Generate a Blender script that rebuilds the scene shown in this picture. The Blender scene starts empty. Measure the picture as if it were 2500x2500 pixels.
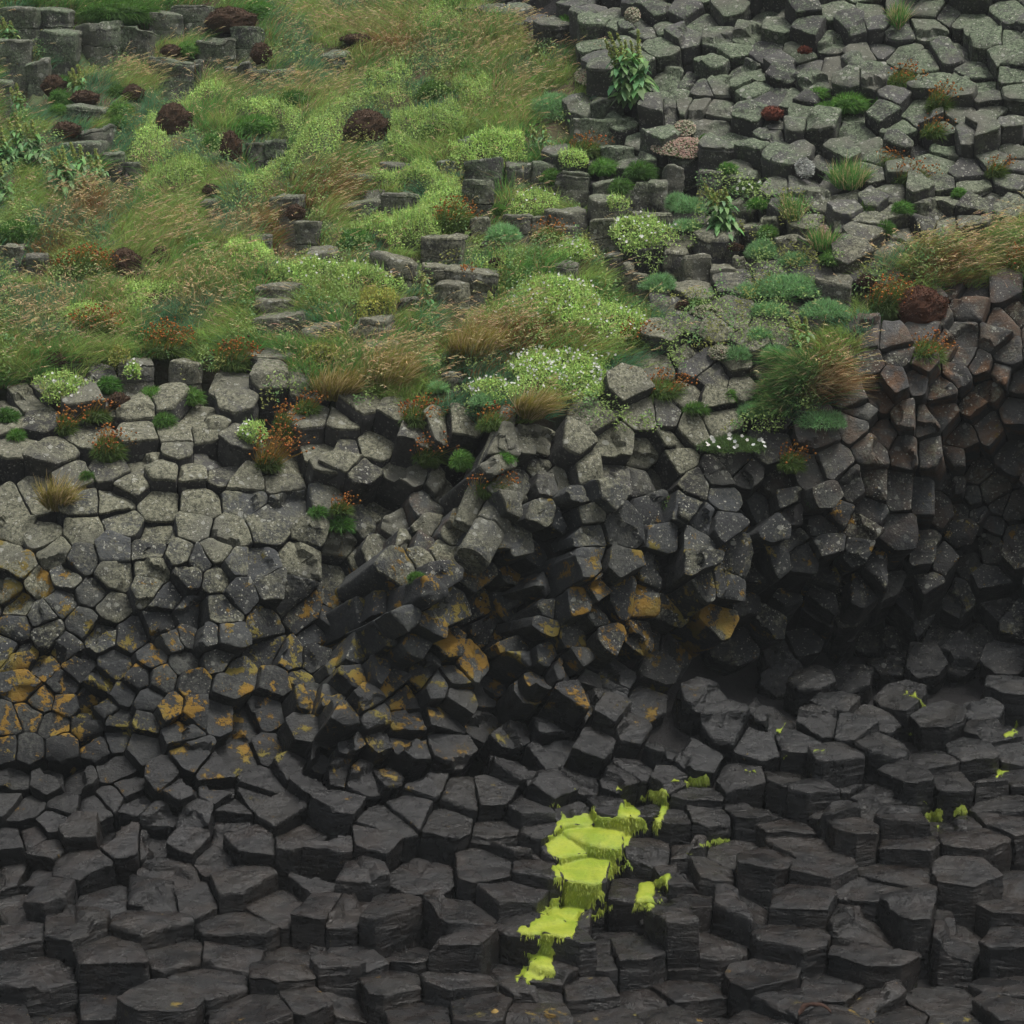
import bpy, math, random
import numpy as np
from mathutils import Vector, Matrix
from mathutils.bvhtree import BVHTree

RNG = np.random.default_rng(11)
random.seed(5)
SC = bpy.context.scene
COL = SC.collection

# ------------------------------------------------------------------ camera
FOV = math.radians(24.0); PITCH = math.radians(-8.0); TH = math.tan(FOV / 2)
CAM = np.array([0.0, 0.0, 5.7])
FWD = np.array([0.0, math.cos(PITCH), math.sin(PITCH)])
UPV = np.array([0.0, -math.sin(PITCH), math.cos(PITCH)])
RGT = np.array([1.0, 0.0, 0.0])

def ray(px, py):
    px = np.asarray(px, float); py = np.asarray(py, float)
    u = (px - 1250) / 1250 * TH; v = (1250 - py) / 1250 * TH
    return FWD + u[..., None] * RGT + v[..., None] * UPV

def to_px(P):
    Q = P - CAM
    d = Q @ FWD
    return 1250 + (Q @ RGT) / d / TH * 1250, 1250 - (Q @ UPV) / d / TH * 1250, d

# ------------------------------------------------------------------ noise
def _hash(ix, iy, iz, seed):
    h = (ix.astype(np.int64) * 374761393 + iy.astype(np.int64) * 668265263 + iz.astype(np.int64) * 2147483647 + seed * 974634777) & 0xFFFFFFFF
    h = ((h ^ (h >> 13)) * 1274126177) & 0xFFFFFFFF
    h = ((h ^ (h >> 16)) * 2246822519) & 0xFFFFFFFF
    return ((h ^ (h >> 15)) & 0xFFFFFF) / float(0xFFFFFF)

def noise3(P, scale=1.0, seed=0):
    """value noise, -1..1"""
    Q = np.asarray(P, float) * scale + 1000.0
    I = np.floor(Q).astype(np.int64); F = Q - I
    F = F * F * (3 - 2 * F)
    r = 0
    for dx in (0, 1):
        wx = F[..., 0] if dx else 1 - F[..., 0]
        for dy in (0, 1):
            wy = F[..., 1] if dy else 1 - F[..., 1]
            for dz in (0, 1):
                wz = F[..., 2] if dz else 1 - F[..., 2]
                r = r + wx * wy * wz * _hash(I[..., 0] + dx, I[..., 1] + dy, I[..., 2] + dz, seed)
    return r * 2 - 1

def fbm(P, scale, seed=0, n=3):
    t = 0; a = 1; s = 0
    for k in range(n):
        t = t + a * noise3(P, scale * 2 ** k, seed + k); s += a; a *= .5
    return t / s

def px_noise(px, py, scale, seed=0):
    P = np.stack([np.asarray(px, float), np.asarray(py, float), np.zeros_like(np.asarray(px, float))], -1)
    return noise3(P, scale, seed)

# ------------------------------------------------------------------ cliff shape
GX = [-700, 0, 420, 830, 1250, 1670, 2080, 2500, 3200]
GY = [3000, 2500, 2250, 2000, 1750, 1500, 1250, 1000, 750, 500, 250, 0, -500]
SLOPE = {  # degrees at each node, row by GY, col by GX
    3000: [12, 12, 12, 12, 12, 12, 12, 12, 12],
    2500: [15, 15, 15, 15, 15, 14, 14, 14, 14],
    2250: [20, 20, 19, 18, 16, 15, 15, 15, 15],
    2000: [36, 36, 33, 28, 22, 17, 16, 15, 15],
    1750: [55, 55, 53, 50, 52, 42, 24, 20, 20],
    1500: [56, 56, 55, 60, 68, 74, 80, 62, 60],
    1250: [44, 44, 44, 50, 64, 70, 84, 88, 85],
    1000: [28, 28, 28, 30, 42, 52, 66, 82, 80],
    750:  [20, 20, 20, 22, 24, 30, 36, 50, 55],
    500:  [17, 17, 17, 18, 20, 26, 28, 32, 35],
    250:  [18, 18, 17, 17, 19, 32, 38, 40, 40],
    0:    [40, 40, 30, 18, 22, 36, 42, 44, 44],
    -500: [30, 30, 28, 20, 22, 30, 35, 35, 35],
}
for _k in SLOPE: SLOPE[_k] = [v + ((0 if _k >= 2500 else 1 if _k == 2250 else 4.5) if v < 70 else 2) for v in SLOPE[_k]]
TILT = {  # axis tilt towards the sea (degrees from vertical)
    3000: [2] * 9,
    2500: [4, 4, 3, 3, 2, 2, 2, 2, 2],
    2250: [8, 8, 7, 5, 3, 2, 2, 2, 2],
    2000: [26, 26, 24, 16, 9, 5, 4, 4, 4],
    1750: [52, 52, 48, 42, 34, 22, 14, 12, 12],
    1500: [58, 58, 57, 57, 60, 60, 52, 42, 40],
    1250: [40, 40, 40, 46, 60, 63, 66, 66, 66],
    1000: [20, 20, 20, 24, 40, 46, 60, 66, 66],
    750:  [8, 8, 8, 8, 14, 26, 40, 56, 56],
    500:  [5, 5, 5, 5, 8, 14, 24, 30, 30],
    250:  [4, 4, 4, 5, 12, 29, 32, 32, 32],
    0:    [4, 4, 4, 5, 14, 31, 33, 33, 33],
    -500: [4, 4, 4, 5, 12, 30, 34, 34, 34],
}
for _k in TILT:
    if _k < 2000: TILT[_k] = [v + (4 if v > 15 else 0) for v in TILT[_k]]
LAT = {   # lean to the right
    3000: [0] * 9, 2500: [0] * 9, 2250: [-4, -4, 0, 2, 2, 0, 0, 0, 0],
    2000: [-6, -6, 2, 8, 6, 2, 0, 0, 0], 1750: [0, 0, 18, 26, 24, 12, 0, 0, 0],
    1500: [0, 0, 24, 30, 34, 24, 6, -8, -8], 1250: [0, 0, 10, 18, 34, 22, 0, -14, -14],
    1000: [0, 0, 2, 6, 20, 10, -6, -18, -18], 750: [0, 0, 0, 0, 4, 0, -8, -16, -16],
    500: [0] * 9, 250: [0, 0, 0, 0, 0, -6, -6, -6, -6], 0: [0, 0, 0, 0, 0, -6, -6, -6, -6], -500: [0] * 9,
}
def grid_lookup(G, px, py):
    A = np.array([G[y] for y in GY], float)
    gy = np.array(GY, float)[::-1]; A = A[::-1]
    gx = np.array(GX, float)
    px = np.clip(np.asarray(px, float), gx[0], gx[-1] - 1e-3); py = np.clip(np.asarray(py, float), gy[0], gy[-1] - 1e-3)
    i = np.clip(np.searchsorted(gx, px, 'right') - 1, 0, len(gx) - 2); j = np.clip(np.searchsorted(gy, py, 'right') - 1, 0, len(gy) - 2)
    fx = (px - gx[i]) / (gx[i + 1] - gx[i]); fy = (py - gy[j]) / (gy[j + 1] - gy[j])
    fx = fx * fx * (3 - 2 * fx); fy = fy * fy * (3 - 2 * fy)
    return (A[j, i] * (1 - fx) + A[j, i + 1] * fx) * (1 - fy) + (A[j + 1, i] * (1 - fx) + A[j + 1, i + 1] * fx) * fy

STEP = 12.5
XS = np.arange(-600, 3101, STEP); YS = np.arange(-450, 2901, STEP)
def integrate():
    D = np.zeros((len(YS), len(XS)))
    rows = list(range(len(YS)))
    j0 = int(np.argmin(abs(YS - 2500)))
    D[j0] = 14.5
    def step(jf, jt):
        r0 = ray(XS, np.full_like(XS, YS[jf])); r1 = ray(XS, np.full_like(XS, YS[jt]))
        y0 = D[jf] * r0[:, 1]; z0 = D[jf] * r0[:, 2]
        s = np.tan(np.radians(np.clip(grid_lookup(SLOPE, XS, np.full_like(XS, (YS[jf] + YS[jt]) / 2)), 3, 89.0)))
        t1 = r1[:, 2] / r1[:, 1]
        y1 = (z0 - s * y0) / (t1 - s)
        D[jt] = y1 / r1[:, 1]
    for j in range(j0, 0, -1): step(j, j - 1)
    for j in range(j0, len(YS) - 1): step(j, j + 1)
    # broad bulges, ledges, the sea cave on the right and the gully in the middle
    X, Y = np.meshgrid(XS, YS)
    D += .16 * px_noise(X, Y, 1 / 420, 3) + .07 * px_noise(X, Y, 1 / 170, 4)
    def dent(cx, cy, rx, ry, amt):
        return amt * np.exp(-(((X - cx) / rx) ** 2 + ((Y - cy) / ry) ** 2))
    D += dent(2150, 1560, 360, 135, 1.15) + dent(2380, 1300, 220, 160, .6) + dent(1800, 1585, 140, 80, .5)
    D += dent(1080, 1215, 90, 110, .55) + dent(2430, 1120, 130, 90, .45)
    D += dent(1220, 1830, 130, 50, .35) - dent(1700, 1450, 200, 110, .3)
    def line(x0, y0, x1, y1, wd, amt):
        ex, ey = x1 - x0, y1 - y0; t = np.clip(((X - x0) * ex + (Y - y0) * ey) / (ex * ex + ey * ey), 0, 1)
        return amt * np.exp(-(np.hypot(X - x0 - t * ex, Y - y0 - t * ey) / wd) ** 2)
    D -= line(1260, 1000, 1020, 1480, 95, .34) + line(1020, 1480, 860, 1760, 85, .26) + line(1420, 1120, 1560, 1420, 90, .22) + line(560, 1560, 420, 1850, 80, .2)
    D += line(930, 1230, 760, 1600, 60, .30) + line(1240, 1420, 1190, 1800, 60, .34) + line(1580, 1180, 1600, 1500, 60, .26) + line(640, 1600, 600, 1800, 50, .24) + line(1850, 1150, 1830, 1400, 60, .28)
    return D
DF = integrate()

def depth(px, py):
    px = np.clip(np.asarray(px, float), XS[0], XS[-1] - .01); py = np.clip(np.asarray(py, float), YS[0], YS[-1] - .01)
    fx = (px - XS[0]) / STEP; fy = (py - YS[0]) / STEP
    i = fx.astype(int); j = fy.astype(int); fx = fx - i; fy = fy - j
    return (DF[j, i] * (1 - fx) + DF[j, i + 1] * fx) * (1 - fy) + (DF[j + 1, i] * (1 - fx) + DF[j + 1, i + 1] * fx) * fy

def surf(px, py):
    return CAM + depth(px, py)[..., None] * ray(px, py)

def unit(v):
    return v / np.maximum(np.linalg.norm(v, axis=-1, keepdims=True), 1e-9)

def surf_normal(px, py, e=30):
    px = np.asarray(px, float); py = np.asarray(py, float)
    return unit(np.cross(surf(px + e, py) - surf(px - e, py), surf(px, py - e) - surf(px, py + e)))

def axis_at(px, py):
    t = np.radians(grid_lookup(TILT, px, py)); l = np.radians(grid_lookup(LAT, px, py))
    return unit(np.stack([np.sin(l), -np.sin(t) * np.cos(l), np.cos(t) * np.cos(l)], -1))

def mpp(px, py):  # metres per photo pixel there
    return depth(px, py) * 2 * TH / 2500

# ------------------------------------------------------------------ zones
VEG_MAIN = [(-700, -600), (1180, -600), (1160, 0), (1330, 70), (1470, 150), (1420, 250), (1370, 330), (1370, 420), (1470, 560), (1560, 690), (1640, 780),
            (1610, 850), (1500, 940), (1330, 1000), (1120, 1010), (980, 980), (860, 950), (720, 940), (650, 890), (560, 870), (420, 860), (300, 880), (150, 890), (0, 925), (-700, 930)]
VEG_RIGHT = [(3200, 470), (2500, 500), (2380, 545), (2200, 590), (2090, 640), (2060, 720), (1990, 800), (1890, 900), (1870, 980), (1930, 1030), (2000, 1040),
             (2040, 950), (2060, 880), (2110, 800), (2200, 740), (2300, 690), (2420, 690), (2500, 710), (3200, 720)]
def in_poly(poly, px, py):
    px = np.asarray(px, float); py = np.asarray(py, float)
    c = np.zeros(px.shape, bool); n = len(poly)
    for k in range(n):
        x0, y0 = poly[k]; x1, y1 = poly[(k + 1) % n]
        if y0 == y1: continue
        m = ((y0 > py) != (y1 > py)) & (px < (x1 - x0) * (py - y0) / (y1 - y0) + x0)
        c ^= m
    return c
def veg(px, py):
    return in_poly(VEG_MAIN, px, py) | in_poly(VEG_RIGHT, px, py)
def sstep(a, b, x):
    t = np.clip((x - a) / (b - a), 0, 1); return t * t * (3 - 2 * t)

# ------------------------------------------------------------------ mesh helpers
class Acc:
    """collects vertices and faces of one mesh (all tris or quads)"""
    def __init__(s): s.v = []; s.f = []; s.c = []; s.c2 = []; s.n = 0
    def add(s, v, f, c=None, c2=None):
        v = np.asarray(v, float).reshape(-1, 3)
        s.v.append(v); s.f.append(np.asarray(f, np.int64) + s.n); s.n += len(v)
        if c is not None: s.c.append(np.broadcast_to(np.asarray(c, float), (len(v), np.asarray(c).shape[-1])))
        if c2 is not None: s.c2.append(np.broadcast_to(np.asarray(c2, float), (len(v), np.asarray(c2).shape[-1])))

def link(name, acc, mat, origin=(0, 0, 0), parent=None, smooth=True, sharp=None, parent_loc=None):
    V = np.concatenate(acc.v) - np.asarray(origin, float)
    me = bpy.data.meshes.new(name)
    me.vertices.add(len(V)); me.vertices.foreach_set('co', V.astype(np.float32).ravel())
    loops = []; starts = []; tot = 0
    for f in acc.f:
        k = f.shape[1]
        loops.append(f.ravel()); starts.append(np.arange(len(f)) * k + tot); tot += f.size
    loops = np.concatenate(loops); starts = np.concatenate(starts)
    me.loops.add(tot); me.loops.foreach_set('vertex_index', loops.astype(np.int32))
    me.polygons.add(len(starts)); me.polygons.foreach_set('loop_start', starts.astype(np.int32))
    me.polygons.foreach_set('use_smooth', np.full(len(starts), bool(smooth)))
    me.update(calc_edges=True)
    for nm, lst in (('tint', acc.c), ('mask', acc.c2)):
        if lst:
            C = np.concatenate(lst)
            if C.shape[1] == 3: C = np.concatenate([C, np.ones((len(C), 1))], 1)
            a = me.color_attributes.new(nm, 'FLOAT_COLOR', 'POINT'); a.data.foreach_set('color', C.astype(np.float32).ravel())
    if sharp is not None: me.set_sharp_from_angle(angle=math.radians(sharp))
    me.materials.append(mat)
    o = bpy.data.objects.new(name, me); COL.objects.link(o)
    if parent is not None:
        o.parent = parent
        o.location = Vector(origin) - Vector(parent.location)
    else:
        o.location = Vector(origin)
    return o

def empty(name, loc):
    o = bpy.data.objects.new(name, None); COL.objects.link(o); o.location = Vector(loc); o.empty_display_size = .05
    return o

def tag(o, label=None, cat=None, group=None, kind=None):
    if cat and not kind: kind = 'thing'
    if label: o['label'] = label
    if cat: o['category'] = cat
    if group: o['group'] = group
    if kind: o['kind'] = kind
    return o

# ------------------------------------------------------------------ materials
def new_mat(name):
    m = bpy.data.materials.new(name); m.use_nodes = True
    nt = m.node_tree
    for n in list(nt.nodes): nt.nodes.remove(n)
    out = nt.nodes.new('ShaderNodeOutputMaterial')
    return m, nt, out
class NB:
    def __init__(s, nt): s.nt = nt
    def node(s, t, **k):
        n = s.nt.nodes.new(t)
        for a, b in k.items(): setattr(n, a, b)
        return n
    def put(s, sock, v):
        if v is None: return
        if hasattr(v, 'is_linked'): s.nt.links.new(v, sock)
        else: sock.default_value = v
    def noise(s, vec, scale, detail=4, rough=.55, dist=0):
        n = s.node('ShaderNodeTexNoise'); s.put(n.inputs['Vector'], vec)
        n.inputs['Scale'].default_value = scale; n.inputs['Detail'].default_value = detail; n.inputs['Roughness'].default_value = rough; n.inputs['Distortion'].default_value = dist
        return n.outputs['Fac']
    def math(s, op, a, b=None, clamp=False):
        n = s.node('ShaderNodeMath', operation=op, use_clamp=clamp); s.put(n.inputs[0], a); s.put(n.inputs[1], b); return n.outputs[0]
    def range(s, v, a, b, c=0., d=1.):
        n = s.node('ShaderNodeMapRange', interpolation_type='SMOOTHSTEP'); s.put(n.inputs[0], v)
        for i, x in enumerate((a, b, c, d)): s.put(n.inputs[i + 1], x)
        return n.outputs[0]
    def mix(s, f, a, b, blend='MIX'):
        n = s.node('ShaderNodeMix', data_type='RGBA', blend_type=blend); s.put(n.inputs[0], f)
        for i, x in ((6, a), (7, b)):
            if isinstance(x, tuple): x = (*x, 1) if len(x) == 3 else x
            s.put(n.inputs[i], x)
        return n.outputs[2]
    def fmix(s, f, a, b):
        n = s.node('ShaderNodeMix', data_type='FLOAT'); s.put(n.inputs[0], f); s.put(n.inputs[2], a); s.put(n.inputs[3], b); return n.outputs[0]

ZG = float(surf(np.array(1700.), np.array(620.))[2])
def rock_material():
    m, nt, out = new_mat('basalt'); b = NB(nt)
    pos = b.node('ShaderNodeNewGeometry').outputs['Position']
    tint = b.node('ShaderNodeAttribute', attribute_name='tint').outputs['Color']
    msk = b.node('ShaderNodeAttribute', attribute_name='mask')
    sep = b.node('ShaderNodeSeparateColor'); nt.links.new(msk.outputs['Color'], sep.inputs[0])
    L, O, B = sep.outputs[0], sep.outputs[1], sep.outputs[2]; W = msk.outputs['Alpha']
    n_big = b.noise(pos, 2.2, 4); n_mid = b.noise(pos, 11, 6, .62); n_fine = b.noise(pos, 55, 5, .65); n_dust = b.noise(pos, 170, 3, .6); n_crust = b.noise(pos, 38, 4, .75)
    base = b.mix(1.0, tint, b.mix(n_mid, (.55, .56, .58), (1.45, 1.42, 1.38)), 'MULTIPLY')
    base = b.mix(b.math('MULTIPLY', b.range(n_fine, .5, .75, 0, .35), b.math('SUBTRACT', 1.0, b.math('MULTIPLY', W, .85))), base, (.09, .09, .085))
    base = b.mix(b.math('MULTIPLY', W, b.range(n_big, .47, .62, 0, .65)), base, (.019, .0175, .0155))
    # iron stains
    base = b.mix(b.math('MULTIPLY', b.range(b.noise(pos, 4.5, 5, .6, .4), .42, .62), B), base, b.mix(n_mid, (.05, .03, .018), (.19, .095, .042)))
    # crusty grey-green lichen
    lv = b.math('ADD', b.math('ADD', b.math('MULTIPLY', b.noise(pos, 8, 7, .68), .75), b.math('MULTIPLY', n_fine, .45)), b.math('MULTIPLY', L, .62))
    lm = b.range(lv, .84, 1.02)
    lcol = b.mix(b.range(b.math('ADD', b.math('MULTIPLY', n_crust, .7), b.math('MULTIPLY', n_dust, .3)), .38, .62), (.030, .040, .024), (.20, .25, .155))
    sz = b.node('ShaderNodeSeparateXYZ'); nt.links.new(pos, sz.inputs[0])
    warm = b.mix(b.range(b.math('ADD', b.math('MULTIPLY', n_crust, .7), b.math('MULTIPLY', n_dust, .3)), .38, .62), (.045, .046, .031), (.265, .26, .18))
    lcol = b.mix(b.range(sz.outputs[2], ZG, ZG + .9), warm, lcol)
    lcol = b.mix(b.range(n_big, .45, .7), lcol, b.mix(n_dust, (.07, .068, .05), (.19, .185, .145)))
    base = b.mix(b.math('MULTIPLY', lm, .85), base, lcol)
    # pale rosettes
    v = b.node('ShaderNodeTexVoronoi'); v.inputs['Scale'].default_value = 17; v.inputs['Randomness'].default_value = 1
    wv = b.node('ShaderNodeVectorMath', operation='ADD'); nt.links.new(pos, wv.inputs[0])
    nz = b.node('ShaderNodeTexNoise'); nz.inputs['Scale'].default_value = 30; nt.links.new(pos, nz.inputs['Vector'])
    sc_ = b.node('ShaderNodeVectorMath', operation='SCALE'); nt.links.new(nz.outputs['Color'], sc_.inputs[0]); sc_.inputs['Scale'].default_value = .035
    nt.links.new(sc_.outputs[0], wv.inputs[1]); nt.links.new(wv.outputs[0], v.inputs['Vector'])
    vs = b.node('ShaderNodeSeparateColor'); nt.links.new(v.outputs['Color'], vs.inputs[0])
    rad = b.math('MULTIPLY', vs.outputs[0], .40)
    spot = b.math('LESS_THAN', v.outputs['Distance'], rad)
    pick = b.math('GREATER_THAN', b.math('ADD', vs.outputs[1], b.math('MULTIPLY', b.math('SUBTRACT', n_big, .5), 1.2)), .64)
    sm = b.math('MULTIPLY', b.math('MULTIPLY', spot, pick), b.range(L, .12, .55))
    base = b.mix(b.math('MULTIPLY', sm, .8), base, b.mix(n_dust, (.18, .185, .155), (.40, .40, .35)))
    # a finer dusting of pale specks
    v2 = b.node('ShaderNodeTexVoronoi'); v2.inputs['Scale'].default_value = 62; nt.links.new(wv.outputs[0], v2.inputs['Vector'])
    vs2 = b.node('ShaderNodeSeparateColor'); nt.links.new(v2.outputs['Color'], vs2.inputs[0])
    s2 = b.math('MULTIPLY', b.math('LESS_THAN', v2.outputs['Distance'], b.math('MULTIPLY', vs2.outputs[0], .5)), b.math('GREATER_THAN', b.math('ADD', vs2.outputs[1], b.math('MULTIPLY', b.math('SUBTRACT', n_mid, .5), 1.6)), .72))
    base = b.mix(b.math('MULTIPLY', s2, b.range(L, .05, .45, 0, .85)), base, (.34, .335, .28))
    # faint salt and grime bloom
    base = b.mix(b.math('MULTIPLY', b.range(b.math('ADD', b.math('MULTIPLY', n_crust, .5), b.math('MULTIPLY', n_big, .5)), .47, .62), b.math('SUBTRACT', .42, b.math('MULTIPLY', W, .40))), base, (.11, .112, .095))
    # dark bare pits and wet streaks
    base = b.mix(b.range(n_mid, .56, .70, 0, .55), base, b.mix(1.0, tint, (.45, .45, .46), 'MULTIPLY'))
    # orange and mustard lichen
    ov = b.math('ADD', b.math('ADD', b.math('MULTIPLY', b.noise(pos, 5.5, 9, .68, .3), 1.25), b.math('MULTIPLY', n_fine, .3)), b.math('MULTIPLY', O, .34))
    om = b.range(ov, 1.03, 1.08)
    ocol = b.mix(b.range(b.noise(pos, 2.0, 3), .42, .62), (.20, .112, .014), (.15, .125, .026))
    ocol = b.mix(b.range(n_dust, .5, .75, 0, .55), ocol, (.12, .09, .03))
    base = b.mix(b.math('MULTIPLY', om, .9), base, ocol)
    p = b.node('ShaderNodeBsdfPrincipled'); nt.links.new(base, p.inputs['Base Color'])
    wr = b.range(b.noise(pos, 7, 5, .6), .40, .60, .10, .46)
    dry = b.math('MAXIMUM', b.math('MAXIMUM', lm, om), b.math('SUBTRACT', 1.0, W))
    nt.links.new(b.fmix(dry, wr, .88), p.inputs['Roughness'])
    nt.links.new(b.fmix(W, .25, .42), p.inputs['Specular IOR Level'])
    # relief: layered striations, pits and crust
    mp = b.node('ShaderNodeMapping'); mp.inputs['Scale'].default_value = (1, 1, 3.6); nt.links.new(pos, mp.inputs['Vector'])
    stri = b.noise(mp.outputs[0], 7, 6, .65, .5)
    hgt = b.math('ADD', b.math('ADD', b.math('MULTIPLY', stri, b.math('ADD', .35, b.math('MULTIPLY', W, 1.0))), b.math('MULTIPLY', n_fine, .45)), b.math('ADD', b.math('MULTIPLY', n_dust, b.math('ADD', .10, b.math('MULTIPLY', lm, .28))), b.math('MULTIPLY', om, .15)))
    bp = b.node('ShaderNodeBump'); bp.inputs['Strength'].default_value = .75; bp.inputs['Distance'].default_value = .03
    nt.links.new(hgt, bp.inputs['Height']); nt.links.new(bp.outputs[0], p.inputs['Normal'])
    nt.links.new(p.outputs[0], out.inputs[0])
    return m

def foliage_material(name, rough=.6, transl=.4, var=.5, scale=40, spec=.3):
    m, nt, out = new_mat(name); b = NB(nt)
    tint = b.node('ShaderNodeAttribute', attribute_name='tint').outputs['Color']
    pos = b.node('ShaderNodeNewGeometry').outputs['Position']
    n = b.noise(pos, scale, 3)
    col = b.mix(1.0, tint, b.mix(n, (1 - var, 1 - var, 1 - var), (1 + var, 1 + var, 1 + var)), 'MULTIPLY')
    p = b.node('ShaderNodeBsdfPrincipled'); nt.links.new(col, p.inputs['Base Color']); p.inputs['Roughness'].default_value = rough; p.inputs['Specular IOR Level'].default_value = spec
    if transl:
        t = b.node('ShaderNodeBsdfTranslucent'); nt.links.new(col, t.inputs['Color'])
        mx = b.node('ShaderNodeMixShader'); mx.inputs[0].default_value = transl
        nt.links.new(p.outputs[0], mx.inputs[1]); nt.links.new(t.outputs[0], mx.inputs[2]); nt.links.new(mx.outputs[0], out.inputs[0])
    else: nt.links.new(p.outputs[0], out.inputs[0])
    return m

def soil_material():
    m, nt, out = new_mat('hillside_soil'); b = NB(nt)
    pos = b.node('ShaderNodeNewGeometry').outputs['Position']
    tint = b.node('ShaderNodeAttribute', attribute_name='tint').outputs['Color']
    n1 = b.noise(pos, 2.5, 5); n2 = b.noise(pos, 30, 5, .65)
    turf = b.mix(b.range(n1, .38, .62), (.06, .09, .03), (.085, .06, .03))
    turf = b.mix(n2, b.mix(1.0, turf, (.4, .4, .4), 'MULTIPLY'), b.mix(1.0, turf, (1.6, 1.6, 1.6), 'MULTIPLY'))
    sep = b.node('ShaderNodeSeparateColor'); nt.links.new(tint, sep.inputs[0])
    col = b.mix(sep.outputs[0], (.014, .013, .013), turf)
    p = b.node('ShaderNodeBsdfPrincipled'); nt.links.new(col, p.inputs['Base Color']); p.inputs['Roughness'].default_value = .95
    bp = b.node('ShaderNodeBump'); bp.inputs['Strength'].default_value = .8; bp.inputs['Distance'].default_value = .04
    nt.links.new(n2, bp.inputs['Height']); nt.links.new(bp.outputs[0], p.inputs['Normal'])
    nt.links.new(p.outputs[0], out.inputs[0]); return m

def algae_material():
    m, nt, out = new_mat('algae'); b = NB(nt)
    pos = b.node('ShaderNodeNewGeometry').outputs['Position']
    n1 = b.noise(pos, 5, 4, .6); n2 = b.noise(pos, 45, 6, .7); n3 = b.noise(pos, 140, 4, .7)
    col = b.mix(b.range(n1, .35, .65), (.20, .28, .014), (.30, .345, .030))
    col = b.mix(b.range(n2, .48, .70, 0, .75), col, (.15, .20, .02))
    col = b.mix(b.range(n3, .55, .8, 0, .45), col, (.13, .17, .02))
    p = b.node('ShaderNodeBsdfPrincipled'); nt.links.new(col, p.inputs['Base Color']); p.inputs['Roughness'].default_value = .42
    bp = b.node('ShaderNodeBump'); bp.inputs['Strength'].default_value = .7; bp.inputs['Distance'].default_value = .015
    nt.links.new(b.math('ADD', n2, b.math('MULTIPLY', n3, .5)), bp.inputs['Height']); nt.links.new(bp.outputs[0], p.inputs['Normal'])
    nt.links.new(p.outputs[0], out.inputs[0]); return m

M_ROCK = rock_material(); M_SOIL = soil_material(); M_ALGAE = algae_material()
M_GRASS = foliage_material('grass_blade', .6, .45, .3, 25); M_LEAF = foliage_material('leaf', .55, .4, .3, 30)
M_DEAD = foliage_material('dead_cushion', .95, 0, .6, 60, .1); M_PETAL = foliage_material('petal', .7, .3, .1, 50, .2)

# ------------------------------------------------------------------ traced column ends (tile coordinates, 0..1932 over 850 photo pixels)
K = 850 / 1932.0
def pts(ox, oy, s):
    a = [int(t) for t in s.replace('\n', ' ').replace(',', ' ').split()]
    return [(ox + a[i] * K, oy + a[i + 1] * K) for i in range(0, len(a), 2)]
SEEDS = []
SEEDS += pts(0, 825, '''270,235 140,300 30,360 1490,80 1480,240 1720,215 1310,230 190,470 50,480 480,365 650,330 760,370 930,350 1100,410 1300,370
500,500 100,590 280,640 780,550 970,530 1160,520 1290,570 1560,630 1790,570 1900,440 1730,430 805,640 975,635 1170,640 620,720 730,810 900,740 1080,740 1230,740
1360,800 1570,780 1850,680 390,780 200,850 60,920 450,910 640,900 880,910 1110,920 1350,900 1620,920 1830,870 80,1060 230,1090 460,1080 690,1020 870,1060 1080,1040
1270,1070 1480,1040 1740,1040 1900,1120 20,1180 310,1190 450,1220 620,1170 840,1160 1000,1200 1200,1180 110,1280 360,1310 630,1320 850,1290 1310,1260 1110,1230
1050,1310 1200,1330 1440,1280 1690,1230 50,1390 210,1360 520,1420 330,1470 830,1390 610,1490 910,1440 1060,1530 1330,1420 1230,1510 1480,1370 1670,1390 100,1470 80,1600
240,1540 460,1580 730,1650 560,1640 900,1590 1040,1650 1490,1580 1720,1500 1880,1290 1900,1420 270,1640 10,1700 110,1760 240,1810 360,1710 430,1830 650,1810 840,1770
1030,1790 960,1690 1170,1650 1270,1640 1240,1750 1320,1850 1480,1740 1610,1780 1780,1640 1860,1560 1770,1800 1690,1880 1890,1790 1560,1900 1080,1890 900,1890 760,1880 550,1920 350,1920 130,1910''')
SEEDS += pts(0, 1650, '''100,70 240,130 355,60 350,150 510,110 690,90 160,220 50,260 825,130 940,180 1090,70 490,260 290,260 150,400 340,390 590,180 660,230 800,260 550,380 40,400
650,350 780,370 1020,270 1090,180 1220,210 1270,70 1490,200 1330,290 1570,80 1720,110 1850,90 1680,300 1080,430 640,500 430,540 60,560 260,560 900,560 980,640 1180,520
1330,460 1500,400 1620,480 1450,580 1210,630 1740,560 1800,440 1900,250 1900,480 360,680 510,690 140,700 40,660 620,650 770,690 700,610 280,790 180,870 430,860 680,880
870,870 890,750 1080,790 1300,700 1540,740 1420,650 1280,810 1690,860 1880,690 1350,900 1180,990 980,1070 1050,930 400,1040 250,950 60,930 40,1050 190,1060 1300,1140 1050,1190
890,1190 1860,920 1850,1070 110,1200 290,1230 530,1230 1540,1260 1810,1300 830,1390 1330,1370 110,1450 390,1420 950,1490 1290,1480 1620,1490 1880,1570 1580,1630 190,1660
1170,1680 1720,1760 1420,1840 570,1770 30,1880 640,1550 880,1850 1900,1710 300,1850''')
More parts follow.
